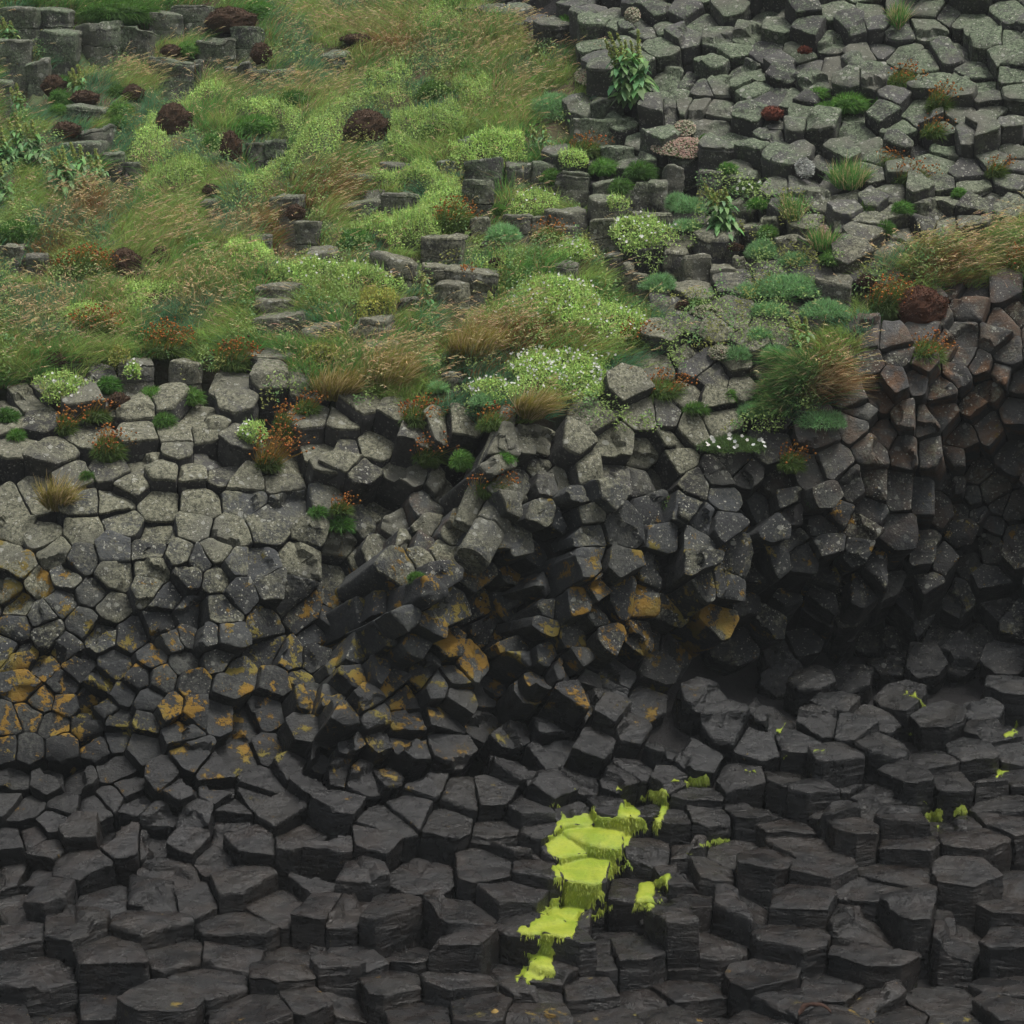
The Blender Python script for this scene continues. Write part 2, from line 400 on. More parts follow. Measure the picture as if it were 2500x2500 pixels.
SEEDS += pts(825, 1650, '''160,120 370,100 540,60 50,190 640,130 820,140 820,240 1040,60 900,40 1000,310 1200,220 1390,100 1560,40 1280,120 1520,200 1720,60 1640,290 1200,390 1130,450 1800,370
210,230 390,250 70,360 240,350 400,370 590,250 590,390 130,490 300,490 480,580 330,520 1030,490 1370,540 1400,440 1650,500 1550,570 1850,560 60,690 700,650 850,650 420,720
250,790 600,780 910,820 1060,740 1220,630 1480,720 1700,720 1330,730 1890,780 1000,940 1110,860 180,910 70,1080 450,1060 850,1040 1080,1070 1000,1220 1400,870 1240,940 1350,1070
1780,930 1660,1140 1900,1080 1270,1310 1540,1360 1850,1340 270,1340 660,1330 40,1310 420,1450 1100,1400 720,1530 50,1530 1310,1490 1620,1500 1430,1490 1880,1440 960,1580
1130,1610 250,1690 680,1690 1120,1720 1400,1730 1700,1730 450,1860 1870,1850 1100,1870 1450,1860 80,1860 800,1850''')
SEEDS += pts(1650, 1650, '''170,110 750,40 540,190 280,250 900,160 1100,200 800,260 1250,130 1460,220 1680,170 1860,60 1750,300 100,440 460,340 670,330 980,290 1150,370 1660,430 1890,420 1430,480
880,480 1300,540 1500,560 1730,570 380,560 100,640 610,540 780,640 950,560 1100,620 1880,560 1850,720 440,700 120,760 860,730 1190,720 1540,800 660,810 1240,800 1000,840
1260,900 1640,910 1850,800 40,920 690,920 300,960 1200,1060 150,1060 500,1050 820,1040 1100,1170 1630,1140 1900,1110 1290,1320 690,1280 350,1290 60,1300 1040,1360 1580,1370
1860,1330 180,1420 650,1440 1070,1520 1870,1460 500,1660 1880,1680 60,1680 870,1730 150,1800 650,1800 1100,1800 1500,1760 1800,1850 1240,1870 430,1890 880,1900 1560,1900''')
SEEDS += pts(825, 825, '''100,390 230,540 330,420 40,600 420,570 150,750 40,680 380,730 630,810 680,450 560,500 1060,600 1160,560 1310,590 1160,650 1290,720 1160,780 1410,700 1060,740 1430,420 1550,560
1690,440 1590,320 1730,640 1560,730 1680,800 1780,760 1880,660 1850,560 1830,430 940,920 1100,980 950,810 1030,830 1040,1130 1380,970 1400,1100 1180,1130 1280,1010 1330,880
1470,860 1590,1050 1740,960 1890,950 1650,850 120,1020 240,950 350,1000 380,1130 250,1160 470,960 510,1040 620,1040 480,1130 580,1160 870,1110 820,1270 570,1290 490,1200
150,1230 60,1300 240,1320 340,1300 480,1410 240,1470 80,1400 150,1540 390,1530 270,1640 510,1590 640,1500 850,1480 1000,1500 960,1330 1060,1290 1070,1400 1200,1340
1340,1290 1410,1210 1600,1250 1820,1130 1830,1270 1160,1480 1330,1470 1460,1520 1640,1400 1450,1410 1740,1470 860,1590 1120,1590 990,1690 920,1640 630,1690 430,1700
110,1720 270,1800 120,1840 480,1850 730,1800 900,1860 1040,1800 1150,1760 1110,1870 1350,1660 1350,1780 1460,1700 1690,1640 1250,1850 1400,1870 1600,1820 1800,1790
1800,1620 1890,1500 340,1880 620,1900 900,590 920,690 960,600''')
SEEDS += pts(1650, 825, '''60,60 130,120 230,190 80,310 380,230 200,340 90,470 230,430 20,560 30,680 340,680 520,620 240,770 390,770 570,790 750,720 870,680 120,820 80,940 250,870 380,950 500,910
250,1060 150,990 90,1140 100,1260 310,1210 460,1260 530,1090 650,980 680,1080 600,880 560,1220 710,1200 850,1040 780,1000 820,900 850,1150 900,980 1070,950 1010,1060
1000,1190 860,1290 1110,1250 1240,1090 1230,1330 980,820 1110,810 1240,850 1380,890 1380,1120 1390,1200 1470,1260 1480,920 1080,110 1000,310 1120,290 1030,390 1210,240
1340,220 1470,270 1380,170 1230,90 1000,470 1150,500 1290,450 1370,470 1490,420 1090,590 1270,600 1580,530 1420,650 1480,710 1550,690 1730,470 1660,360 1560,200 1730,270
1680,140 1810,190 1850,100 1600,90 1900,220 1870,400 1890,650 1640,740 1740,850 1560,820 1650,860 1580,920 1680,950 1790,920 1760,1020 1860,950 1600,1060 1720,1100 1630,1210
1750,1180 1880,1070 1740,1330 1560,1390 1880,1200 150,1370 280,1390 210,1540 40,1710 620,1440 800,1430 420,1460 940,1460 700,1640 940,1540 1110,1590 1260,1510 1360,1560
320,1690 770,1860 960,1840 1190,1770 1450,1640 1370,1790 1580,1730 1780,1480 1880,1560 1700,1600 1830,1750 550,1700 480,1580 1000,1390 1400,1380 1200,1640 620,1830''')
SEEDS += pts(1650, 0, '''40,40 150,100 290,30 520,10 40,200 390,170 570,130 750,180 250,190 860,190 980,150 1120,140 1390,110 1400,30 1510,40 1630,60 1240,160 1740,200 1880,200 1520,240 900,20
700,60 1080,50 1250,20 1850,30 1700,110 210,350 330,280 490,280 680,250 740,330 580,330 870,330 1040,280 1250,270 1360,310 1150,250 1680,340 1820,310 1900,370 80,410 380,360 460,410
570,410 370,460 450,500 300,440 1110,370 980,390 890,410 780,470 1100,480 1250,470 1440,430 1560,440 1700,440 1350,480 1870,440 40,490 140,510 240,480 950,470 540,540
640,540 720,560 40,590 120,600 230,610 1240,560 1340,580 1600,510 1740,530 1880,530 1020,610 1140,660 560,640 430,640 550,720 680,620 650,700 800,690 1010,720 190,690 300,770
220,830 1240,720 1380,650 1470,700 1600,620 1760,600 1700,700 1850,650 1080,820 1220,830 1320,790 1510,780 1450,870 650,880 920,860 440,830 390,890 550,840 1610,760 1720,770
1850,740 1880,830 1620,920 1780,880 1900,930 1150,890 1100,960 1210,950 1460,1000 1340,1060 1210,1060 1500,1110 1650,1000 1750,1090 760,950 840,900 570,1040 670,1020
780,1090 940,1060 950,1160 1100,1130 890,1000 1200,1160 1270,1230 1400,1210 1500,1230 1440,1150 1650,1160 1620,1240 1100,1220 1650,1620 1830,1620 1540,1560 1640,1720
1810,1780 1900,1720 1400,1850 1600,1850 1490,1900 1760,1880 1200,1880 1100,1500 1060,1300 1870,1000 1830,1130 320,1750 200,1830 60,1800 330,1570 90,1600''')
SEEDS += pts(825, 0, '''770,20 870,40 980,40 1080,60 1000,110 1120,40 1240,40 1140,130 1320,60 1400,90 1490,70 1580,80 1660,110 1430,170 1820,130 1890,90 1780,20 1700,180 1200,200 1470,340
1440,270 1890,200 1790,280 1830,400 1910,400 1880,500 1500,440 1470,510 1380,560 1600,630 1850,600 1260,840 1750,490 1600,280 1700,700 1800,770 1760,620 1650,850''')

# squat blocks standing out of the turf: (x of top, y of top, width, visible height) in tile units
def blk(ox, oy, s):
    a = [int(t) for t in s.replace('\n', ' ').replace(',', ' ').split()]
    return [(ox + a[i] * K, oy + a[i + 1] * K, a[i + 2] * K, a[i + 3] * K) for i in range(0, len(a), 4)]
BLOCKS = blk(0, 0, '''570,130,210,170 765,150,190,150 350,170,190,250 210,330,110,160 80,220,180,260 20,450,90,220 1195,205,190,150 1375,160,150,160 960,335,190,160 1080,340,80,90 1338,350,140,100
1460,395,110,50 1560,390,130,45 1860,295,130,90 470,590,200,40 545,705,180,70 460,790,220,60 640,850,120,140 740,905,110,70 750,1015,100,30 1420,790,120,130 1530,780,120,120 1170,1110,110,90
1600,1085,180,270 1710,1230,140,160 70,1360,130,110 205,1410,120,100 1545,1580,250,70 1520,1650,210,80 1560,1740,270,90 1790,1800,190,50 1790,1390,170,60 1440,1300,130,60
1080,40,190,110 930,70,150,110 120,50,200,140 310,50,170,110 1250,60,120,90''')
BLOCKS += blk(825, 0, '''815,890,200,130 785,1000,170,180 790,1210,110,130 1010,905,150,100 1140,905,140,100 1010,1190,170,120 1120,1200,80,110 1270,1165,220,110 1250,1260,130,80 590,1310,250,110
130,1075,260,100 360,1075,200,90 330,1430,260,100 540,1475,150,60 640,1570,190,170 745,1490,280,140 740,770,140,40 320,905,150,50 610,890,110,60 140,965,180,30 1435,660,240,130
1490,560,150,70 1550,815,180,90 1310,950,180,110 1480,1010,140,90 1655,1010,130,170 1770,1005,120,170 1865,930,110,110 1490,1105,190,100 1520,1220,230,120 1740,1180,200,70
1275,1460,130,40 1530,1410,110,150 1610,1470,80,150 1685,1520,90,120 1870,1380,130,100 180,1760,260,90 400,1640,130,60 240,1900,200,40''')
BLOCKS += blk(1650, 0, '''100,1420,180,110 260,1480,130,120 370,1420,110,110 620,1310,150,90 730,1320,110,70 480,1200,200,110 880,1530,200,150 200,950,130,70 330,1580,130,60 960,1215,170,110''')
BLOCKS += blk(0, 825, '''760,120,190,110 1030,130,170,110 1490,80,180,60''')
BLOCKS += blk(825, 825, '''640,190,110,70 240,30,200,40''')

# fill the untraced gaps and the margins outside the frame
def fill(seeds):
    S = list(seeds); arr = np.array(S)
    tries = 26000
    cx = RNG.uniform(-480, 2980, tries); cy = RNG.uniform(-380, 2850, tries)
    v = veg(cx, cy)
    bx = np.array([(b[0], b[1] + b[3] * .3) for b in BLOCKS])
    inside_traced = (cx > 0) & (cx < 2500) & (cy > 0) & (cy < 2500)
    for x, y, g, it in zip(cx, cy, v, inside_traced):
        if g: continue
        sp = 82 + (62 * sstep(1650, 2150, y)) + (10 if y < 1000 else 0)
        if y < 900 and x > 1400: sp = 60
        if x > 1900 and 700 < y < 1500: sp = 60
        asp = 1.0 if 1000 < y < 1900 else 1.35
        if it: sp *= 1.12 if y > 950 else .98
        d = np.hypot(arr[:, 0] - x, (arr[:, 1] - y) * asp).min()
        if d < sp: continue
        if np.hypot(bx[:, 0] - x, (bx[:, 1] - y) * 1.2).min() < 75: continue
        S.append((x, y)); arr = np.vstack([arr, (x, y)])
    return S
# drop doubles where tiles overlap
clean = []
for s in SEEDS:
    if all(math.hypot(s[0] - t[0], s[1] - t[1]) > 26 for t in clean): clean.append(s)
SEEDS = fill(clean)
SX = np.array([s[0] for s in SEEDS]); SY = np.array([s[1] for s in SEEDS]); NS = len(SEEDS)

AX = axis_at(SX, SY)
AX = unit(AX + RNG.normal(0, 1, AX.shape) * (.03 + .07 * sstep(1500, 1900, SY * 0 + 1500 + 400 * np.exp(-((SX - 1900) / 700.) ** 2 - ((SY - 1450) / 380.) ** 2)))[:, None])
P0 = surf(SX, SY)
jit = .020 + .085 * np.exp(-((SX - 1750) / 650) ** 2 - ((SY - 1350) / 380) ** 2) + .045 * np.exp(-((SY - 960) / 170) ** 2) * (SX < 1150) + .035 * sstep(1900, 2200, SY) + .04 * sstep(900, 500, SY) * (SX > 1300) + .06 * (SX > 1900) * np.exp(-((SY - 1150) / 260) ** 2)
grp = px_noise(SX, SY, 1 / 95, 15) * (.13 * np.exp(-((SX - 1500) / 620) ** 2 - ((SY - 1330) / 330) ** 2) + .05 * np.exp(-((SX - 500) / 500) ** 2 - ((SY - 1550) / 250) ** 2) + .06 * (SX > 1300) * sstep(800, 500, SY))
P0 = P0 + AX * (RNG.normal(0, 1, NS) * jit + grp)[:, None]

def clip_half(poly, m, n):
    """keep the side where (p-m).n <= 0"""
    out = []; k = len(poly)
    for i in range(k):
        a = poly[i]; b = poly[(i + 1) % k]
        da = (a - m) @ n; db = (b - m) @ n
        if da <= 0: out.append(a)
        if (da < 0 < db) or (db < 0 < da):
            out.append(a + (b - a) * (da / (da - db)))
    return out
def frame_of(a):
    e1 = np.cross(np.array([0, 1., 0]) if abs(a[1]) < .9 else np.array([0, 0, 1.]), a); e1 /= np.linalg.norm(e1)
    e1 = e1 if e1[0] > 0 else -e1
    return e1, np.cross(a, e1)
def cell(i):
    a = AX[i]; e1, e2 = frame_of(a)
    R = P0 - P0[i]
    d = np.linalg.norm(R, axis=1)
    near = np.argsort(d)[1:26]
    rmax = (.21 + .11 * sstep(1700, 2150, SY[i])) * (1.0 + .15 * (RNG.random() - .5))
    ph = RNG.random() * 6.28
    poly = [np.array([math.cos(ph + k * math.pi / 3.5), math.sin(ph + k * math.pi / 3.5)]) * rmax * (1 + .12 * (RNG.random() - .5)) for k in range(7)]
    for j in near:
        q = np.array([R[j] @ e1, R[j] @ e2]); l = np.linalg.norm(q)
        if l < .09: continue
        poly = clip_half(poly, q * .5, q / l)
        if len(poly) < 3: return None
    return np.array(poly)

def corner_cut(poly, r):
    out = []; k = len(poly)
    for i in range(k):
        p = poly[i]; a = poly[i - 1] - p; b = poly[(i + 1) % k] - p
        la, lb = np.linalg.norm(a), np.linalg.norm(b)
        ra = min(r, la * .33); rb = min(r, lb * .33)
        A = p + a / la * ra; B = p + b / lb * rb
        out += [A, (A + B) * .25 + p * .5, B]
    return np.array(out)
def resample(poly, M):
    k = len(poly)
    seg = np.linalg.norm(np.roll(poly, -1, 0) - poly, axis=1); per = seg.sum()
    out = []
    for i in range(k):
        n = max(1, int(round(M * seg[i] / per)))
        for t in range(n): out.append(poly[i] + (poly[(i + 1) % k] - poly[i]) * (t / n))
    return np.array(out)

def zone(px, py):
    """lichen, orange, stain, wet, base tone"""
    edge = np.interp(px, [0, 420, 830, 1250, 1670, 2080, 2500], [1660, 1590, 1560, 1500, 1340, 960, 700])
    lich = float(1 - sstep(edge - 320, edge + 160, py))
    lich *= .82
    if px > 1950 and 640 < py < 1100: lich *= .25
    if py < 640: lich = .55 if px < 1350 else .78
    oc = np.interp(px, [0, 200, 420, 830, 1250, 1670, 2080, 2500], [1660, 1660, 1700, 1640, 1520, 1480, 1330, 1300])
    ow = np.interp(px, [0, 1250, 1670, 2500], [270, 360, 260, 210])
    org = .66 * math.exp(-((py - oc) / ow) ** 2) * float(np.interp(px, [700, 1000, 1700, 1900, 2500], [1, 1.12, 1.08, .75, .6]))
    stain = 0
    if px > 1900: stain = .9 * math.exp(-((px - 2350) / 420) ** 2 - ((py - 950) / 260) ** 2)
    stain = max(stain, .8 * math.exp(-((px - 1070) / 90) ** 2 - ((py - 1270) / 70) ** 2), .05 if py > 2000 else 0)
    wet = float(sstep(1560, 1850, py + (px - 1000) * .22))
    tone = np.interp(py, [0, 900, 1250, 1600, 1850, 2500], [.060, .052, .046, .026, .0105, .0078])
    if px > 1500 and py > 1150: tone *= .78  # lower right rock toned down too, part of the cave's painted shade
    tone *= 1 - .5 * math.exp(-((px - 2150) / 480) ** 2 - ((py - 1530) / 230) ** 2)  # cave hollow: shade painted into the tone of its wet black rock
    org += .32 * float(sstep(2330, 2480, py))
    lich = max(lich, .40 * float(sstep(1800, 1500, py)))
    return lich, org, stain, wet, tone

def column_geo(P, a, poly, L, tilt, wear, px, py, cut=0, rough=False):
    e1, e2 = frame_of(a)
    cen = poly.mean(0); size = math.sqrt(abs(np.cross(poly, np.roll(poly, -1, 0)).sum()) / 2)
    shr = max(.8, 1 - .0045 / max(size * .5, .04))
    ring = resample(corner_cut((poly - cen) * shr, .007 + wear * .016), 38); M = len(ring)
    lev = [.30, .55, .76, .91, .975, 1.0]
    drop = [0, 0, 0, .05, .28, 1.0]
    nrm = ring / np.linalg.norm(ring, axis=1, keepdims=True)
    q = []; h = []; top = []
    q.append(np.zeros((1, 2))); h.append(np.zeros(1)); top.append(np.ones(1))
    er = .006 + .012 * wear
    for s, dr in zip(lev, drop):
        q.append(ring * s); h.append(np.full(M, -er * dr)); top.append(np.ones(M))
    deps = [.02, .05, .10, .17, .26, .36, .385, .40, .62, 1.0]; jd = .385 if RNG.random() < .35 else -1
    for d in deps:
        q.append(ring * (1 + .012 * math.sin(d * 5 + px)) + nrm * (.0025 * RNG.normal() - (.012 if d == jd else 0))); h.append(np.full(M, -er - d * L)); top.append(np.full(M, 0.0))
    Q = np.concatenate(q) + cen; H = np.concatenate(h); T = np.concatenate(top)
    r = np.concatenate([np.zeros(1)] + [np.full(M, s) for s in lev] + [np.ones(M) * 1.0] * len(deps))
    # end face: tilt, dome or dish, broken step
    cv = RNG.normal(.006, .011)
    hh = (Q - cen) @ tilt + cv * (1 - r ** 2)
    if RNG.random() < cut:
        th = RNG.random() * 6.28; n = np.array([math.cos(th), math.sin(th)]); off = RNG.uniform(-.35, .4) * size
        sd = (Q - cen) @ n - off + .02 * np.sin((Q - cen) @ np.array([-n[1], n[0]]) * 30)
        hh = hh - RNG.uniform(.02, .075) * sstep(-.008, .012, sd)
        if RNG.random() < .4: hh = hh - .35 * np.maximum(sd, 0) * RNG.uniform(.3, 1.1)
    H = H + hh * np.where(T > 0, 1, np.clip(1 - (-H - er) / (.35), 0, 1))
    V = P + Q[:, :1] * e1 + Q[:, 1:] * e2 + H[:, None] * a
    # broken, pitted skin
    nn = np.stack([fbm(V, 9, 21), fbm(V, 9, 31), fbm(V, 9, 41)], -1)
    n2 = np.stack([noise3(V, 28, 51), noise3(V, 28, 61), noise3(V, 28, 71)], -1)
    V = V + nn * (.009 + .005 * wear + (.012 if rough else 0)) + n2 * .004
    f3 = np.array([[0, 1 + k, 1 + (k + 1) % M] for k in range(M)])
    nr = len(lev) + len(deps)
    k = np.arange(M); k1 = (k + 1) % M
    f4 = np.concatenate([np.stack([1 + g * M + k, 1 + (g + 1) * M + k, 1 + (g + 1) * M + k1, 1 + g * M + k1], 1) for g in range(nr - 1)])
    return V, f3, f4, T, size

def flip_ok(V, f3, a):
    n = np.cross(V[f3[0, 1]] - V[f3[0, 0]], V[f3[0, 2]] - V[f3[0, 0]])
    return n @ a > 0

COLUMNS = []   # dicts: V,f3,f4,c,m,px,py,area,kind
def build_column(P, a, poly, px, py, L, block=False, slab=False):
    lich, org, stain, wet, tone = zone(px, py)
    if slab: lich, org, stain, tone = .75, .1, 0, .07
    r1 = RNG.random(); r2 = RNG.random()
    lich = np.clip(lich * (.55 + .6 * r1), 0, 1)
    org = np.clip(org * (.8 + .3 * r2), 0, 1)
    if math.hypot(px - 70, (py - 1690)) < 85 or (px < 95 and 1330 < py < 1640): org = max(org, .72)
    if math.hypot(px - 1735, py - 1510) < 60: org = 1.0
    wear = np.clip(.2 + .8 * lich, .12, 1) if not block else .9
    tl = RNG.normal(0, .10 if 1150 < py < 1900 else .06, 2)
    if py > 2000: tl = RNG.normal(0, .045, 2)
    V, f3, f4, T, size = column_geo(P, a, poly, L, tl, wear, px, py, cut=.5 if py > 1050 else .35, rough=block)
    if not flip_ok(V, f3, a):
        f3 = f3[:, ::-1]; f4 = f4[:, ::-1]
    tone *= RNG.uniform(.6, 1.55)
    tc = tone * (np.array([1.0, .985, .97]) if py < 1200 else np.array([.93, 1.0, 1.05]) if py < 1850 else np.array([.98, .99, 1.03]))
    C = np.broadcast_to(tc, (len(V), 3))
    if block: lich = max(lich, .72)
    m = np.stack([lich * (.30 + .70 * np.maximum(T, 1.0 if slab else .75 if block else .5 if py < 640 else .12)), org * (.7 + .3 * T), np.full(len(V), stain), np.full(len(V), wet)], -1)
    tx, ty, _ = to_px(V[1 + 38 * 0: ])
    x, y, _ = to_px(P + poly[:, :1] * frame_of(a)[0] + poly[:, 1:] * frame_of(a)[1])
    area = abs((x * np.roll(y, -1) - y * np.roll(x, -1)).sum()) / 2
    COLUMNS.append(dict(V=V, f3=f3, f4=f4, c=C, m=m, px=px, py=py, area=area, block=block, P=P, a=a, L=L, sides=len(poly), lich=lich, org=org, stain=stain, wet=wet, size=size))

def sides_of(poly):
    seg = np.linalg.norm(np.roll(poly, -1, 0) - poly, axis=1)
    return int((seg > .18 * seg.max()).sum())

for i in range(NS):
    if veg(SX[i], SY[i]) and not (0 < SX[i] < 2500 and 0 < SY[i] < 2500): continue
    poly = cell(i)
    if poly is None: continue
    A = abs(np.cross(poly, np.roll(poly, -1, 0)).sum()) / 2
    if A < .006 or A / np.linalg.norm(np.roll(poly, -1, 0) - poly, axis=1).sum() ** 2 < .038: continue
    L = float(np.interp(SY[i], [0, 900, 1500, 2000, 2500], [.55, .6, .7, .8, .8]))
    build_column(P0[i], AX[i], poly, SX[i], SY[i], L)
    COLUMNS[-1]['sides'] = sides_of(poly)

for (bx, by, bw, bh) in BLOCKS:
    s = float(mpp(bx, by)); w = bw * s * (1.3 if by < 300 else 1.12)
    P = surf(np.array(bx), np.array(by)) + np.array([0, -.0, .0])
    a = unit(np.array([RNG.normal(0, .04), -.03 + RNG.normal(0, .03), 1.0]))
    n = 6
    poly = np.array([(-.5, -.28), (-.12, -.5), (.36, -.44), (.5, -.05), (.36, .42), (-.30, .5)]) + RNG.uniform(-.07, .07, (6, 2))
    if by < 900 and RNG.random() < .75:
        poly = np.array([(-.5, -.42), (.02, -.5), (.5, -.46), (.47, .45), (-.46, .5)]) + RNG.uniform(-.06, .06, (5, 2)); n = 5
        t_ = RNG.uniform(-.25, .25); poly = poly @ np.array([[math.cos(t_), math.sin(t_)], [-math.sin(t_), math.cos(t_)]])
    if RNG.random() < .5: poly = poly[::-1] * np.array([-1, 1])
    poly = poly * np.array([w / np.ptp(poly[:, 0]), min(w, .42) * 1.05])
    dep = np.ptp(poly[:, 1])
    build_column(P, a, poly, bx, by, max(.28, bh * s * 1.0 + .22), block=True)
    COLUMNS[-1]['sides'] = int(n); COLUMNS[-1]['bw'] = bw; COLUMNS[-1]['bh'] = bh

# the long slanting slab left of centre: two lengths of one leaning column
def slab(x0, y0, x1, y1, w, back):
    A = surf(np.array(x0), np.array(y0)) ; B = surf(np.array(x1), np.array(y1))
    A = A - unit(CAM - A) * .12; B = B + unit(CAM - B) * .06
    a = unit(B - A); L = float(np.linalg.norm(B - A)) + .15
    s = float(mpp(x1, y1)) * w
    poly = np.array([(-.5, -.35), (.1, -.55), (.52, -.3), (.5, .3), (-.05, .55), (-.5, .35)]) * s
    build_column(B, a, poly, x1, y1, L, slab=True)
    COLUMNS[-1]['sides'] = 6; COLUMNS[-1]['area'] = 4e4; COLUMNS[-1]['slab'] = True
slab(1225, 1050, 1128, 1290, 52, 0)
slab(1235, 1215, 1150, 1370, 84, 0)

# ------------------------------------------------------------------ labels
LANDMARKS = [
    (1450, 2080, 'the bright green algae sheet'), (1340, 2370, 'the lowest tongue of green algae'), (2285, 1995, 'the small algae blob at right'),
    (1160, 1340, 'the long slanting column'), (2245, 770, 'the big brown cushion at right'), (900, 325, 'the round brown cushion on the slope'),
    (425, 305, 'the tall brown cushion at left'), (1960, 930, 'the drooping green tussock'), (1375, 925, 'the white flowered mat'),
    (1735, 1510, 'the largest orange lichen patch'), (1545, 180, 'the large dock plant'), (70, 1690, 'the orange lichen cluster at left edge'),
    (300, 2080, 'the large flat hexagon at lower left'), (705, 510, 'the tall twin block'), (335, 640, 'the brown cushion on the left slope'),
    (1885, 280, 'the small red cushion'), (1690, 370, 'the pink stonecrop'), (1920, 700, 'the big feathery mayweed'),
    (0, 2500, 'the bottom left corner'), (2500, 2500, 'the bottom right corner'), (2500, 0, 'the top right corner'), (0, 0, 'the top left corner'),
    (1050, 1110, 'the thrift clump on grey blocks'), (265, 1100, 'the orange thrift among flat slabs'), (650, 1130, 'the stalky thrift on the slabs'),
    (2260, 850, 'the thrift dome on the brown rocks'), (830, 1260, 'the thrift tuft in the joint'), (1920, 1960, 'the algae strip on the ledge'),
    (2490, 1440, 'the dark cave at right'), (30, 1480, 'the mustard lichen blocks at left edge'), (1375, 1270, 'the twin orange lichened ends'),
    (2480, 2150, 'the far right edge'), (650, 1850, 'the yellow lichened wedge'), (720, 2060, 'the tall black hexagon'), (1080, 460, 'the tall block in the mat')]
ORD = ['', 'nearest', 'second', 'third', 'fourth', 'fifth', 'sixth', 'seventh', 'eighth', 'ninth', 'tenth', '11th', '12th', '13th', '14th', '15th', '16th', '17th', '18th', '19th', '20th',
       '21st', '22nd', '23rd', '24th', '25th', '26th', '27th', '28th', '29th', '30th']
DIRS = ['right of', 'upper right of', 'above', 'upper left of', 'left of', 'lower left of', 'below', 'lower right of']
def place_of(px, py):
    best = min(range(len(LANDMARKS)), key=lambda k: math.hypot(px - LANDMARKS[k][0], py - LANDMARKS[k][1]))
    x, y, n = LANDMARKS[best]
    a = math.degrees(math.atan2(y - py, px - x)) % 360
    return best, int(((a + 22.5) % 360) // 45), math.hypot(px - x, py - y)
def place_phrases(items):
    """items: list of (px,py) of one kind -> phrase for each, counted outward from its landmark"""
    b = {}
    for i, (x, y) in enumerate(items):
        k, d, r = place_of(x, y); b.setdefault((k, d), []).append((r, i))
    out = [None] * len(items)
    for (k, d), l in b.items():
        l.sort()
        for n, (r, i) in enumerate(l):
            pre = '' if len(l) == 1 else ORD[min(n + 1, 30)] + ' '
            out[i] = pre + DIRS[d] + ' ' + LANDMARKS[k][2]
    return out
SIDES = {3: 'three-sided', 4: 'four-sided', 5: 'five-sided', 6: 'six-sided', 7: 'seven-sided', 8: 'eight-sided'}
def look(c):
    if c['org'] > .62: t = 'orange lichened'
    elif c['stain'] > .45: t = 'rusty brown'
    elif c['lich'] > .72: t = 'pale lichened'
    elif c['lich'] > .4: t = 'grey spotted'
    elif c['wet'] > .6: t = 'wet black'
    else: t = 'dark grey'
    return t

inside = [c for c in COLUMNS if -10 < c['px'] < 2510 and -10 < c['py'] < 2510 and not c['block']]
inside.sort(key=lambda c: -c['area'])
solo = inside[:300]
ph = place_phrases([(c['px'], c['py']) for c in inside])
for c, p in zip(inside, ph): c['where'] = p
solo_ids = set(id(c) for c in solo)
blocks = [c for c in COLUMNS if c['block']]
for c, p in zip(blocks, place_phrases([(c['px'], c['py']) for c in blocks])): c['where'] = p

ALLV = []; ALLT = []; nv = 0
rest = Acc()
for c in COLUMNS:
    ALLV.append(c['V']); ALLT.append(c['f3'] + nv); ALLT.append(c['f4'][:, :3] + nv); ALLT.append(c['f4'][:, [0, 2, 3]] + nv); nv += len(c['V'])
    if id(c) in solo_ids or c['block']:
        A = Acc(); A.add(c['V'], c['f3'], c['c'], c['m']); A.f.append(c['f4'])
        o = link('basalt_block' if c['block'] else 'basalt_column', A, M_ROCK, c['P'] - c['a'] * c['L'], smooth=True, sharp=32)
        s = SIDES.get(c['sides'], 'many-sided')
        if c['block']:
            size = 'wide' if c['bw'] > 80 else ('tall' if c['bh'] > c['bw'] * .9 else 'small')
            tag(o, f"{size} {look(c)} basalt block, {c['where']}", 'rock', 'basalt blocks standing out of the turf')
        elif c.get('slab'):
            tag(o, f"long slanting {look(c)} column leaning across the gully, {'lower' if c['py'] > 1340 else 'upper'} of two", 'basalt column', 'basalt columns of the cliff')
        else:
            tag(o, f"{look(c)} {s} basalt column, {c['where']}", 'basalt column', 'basalt columns of the cliff')
    else:
        n0 = rest.n
        rest.add(c['V'], c['f3'], c['c'], c['m']); rest.f.append(c['f4'] + n0)
o = link('basalt_columns', rest, M_ROCK, (0, 16, 2), smooth=True, sharp=32)
tag(o, 'mass of smaller basalt column ends packed across the cliff', 'basalt columns', kind='stuff')
BVH = BVHTree.FromPolygons([tuple(v) for v in np.concatenate(ALLV)], np.concatenate(ALLT).tolist())

# ------------------------------------------------------------------ the ground sheet under rock and turf
X, Y = np.meshgrid(XS, YS)
vm = veg(X, Y).astype(float)
for _ in range(4):
    vm = (vm + np.roll(vm, 1, 0) + np.roll(vm, -1, 0) + np.roll(vm, 1, 1) + np.roll(vm, -1, 1)) / 5
SINK = np.zeros_like(X)
for (bx, by, bw, bh) in BLOCKS:
    s = float(mpp(bx, by))
    g = np.exp(-(((X - bx) / (bw * .75)) ** 2 + ((Y - by - bh * .55) / (bh * .65 + 14)) ** 2))
    SINK = np.maximum(SINK, g * min(.36, bh * s * .9))
SHN = unit(np.cross(np.gradient(surf(X, Y), axis=1), -np.gradient(surf(X, Y), axis=0)))
OFF = vm * .03 + (1 - vm) * .26 + SINK
def sheet(px, py):
    """point of the turf at a photo position"""
    px = np.asarray(px, float); py = np.asarray(py, float)
    i = np.clip(((px - XS[0]) / STEP).astype(int), 0, len(XS) - 1); j = np.clip(((py - YS[0]) / STEP).astype(int), 0, len(YS) - 1)
    return surf(px, py) - SHN[j, i] * OFF[j, i][..., None], SHN[j, i]
G = surf(X, Y) - SHN * OFF[..., None]
ny, nx = X.shape
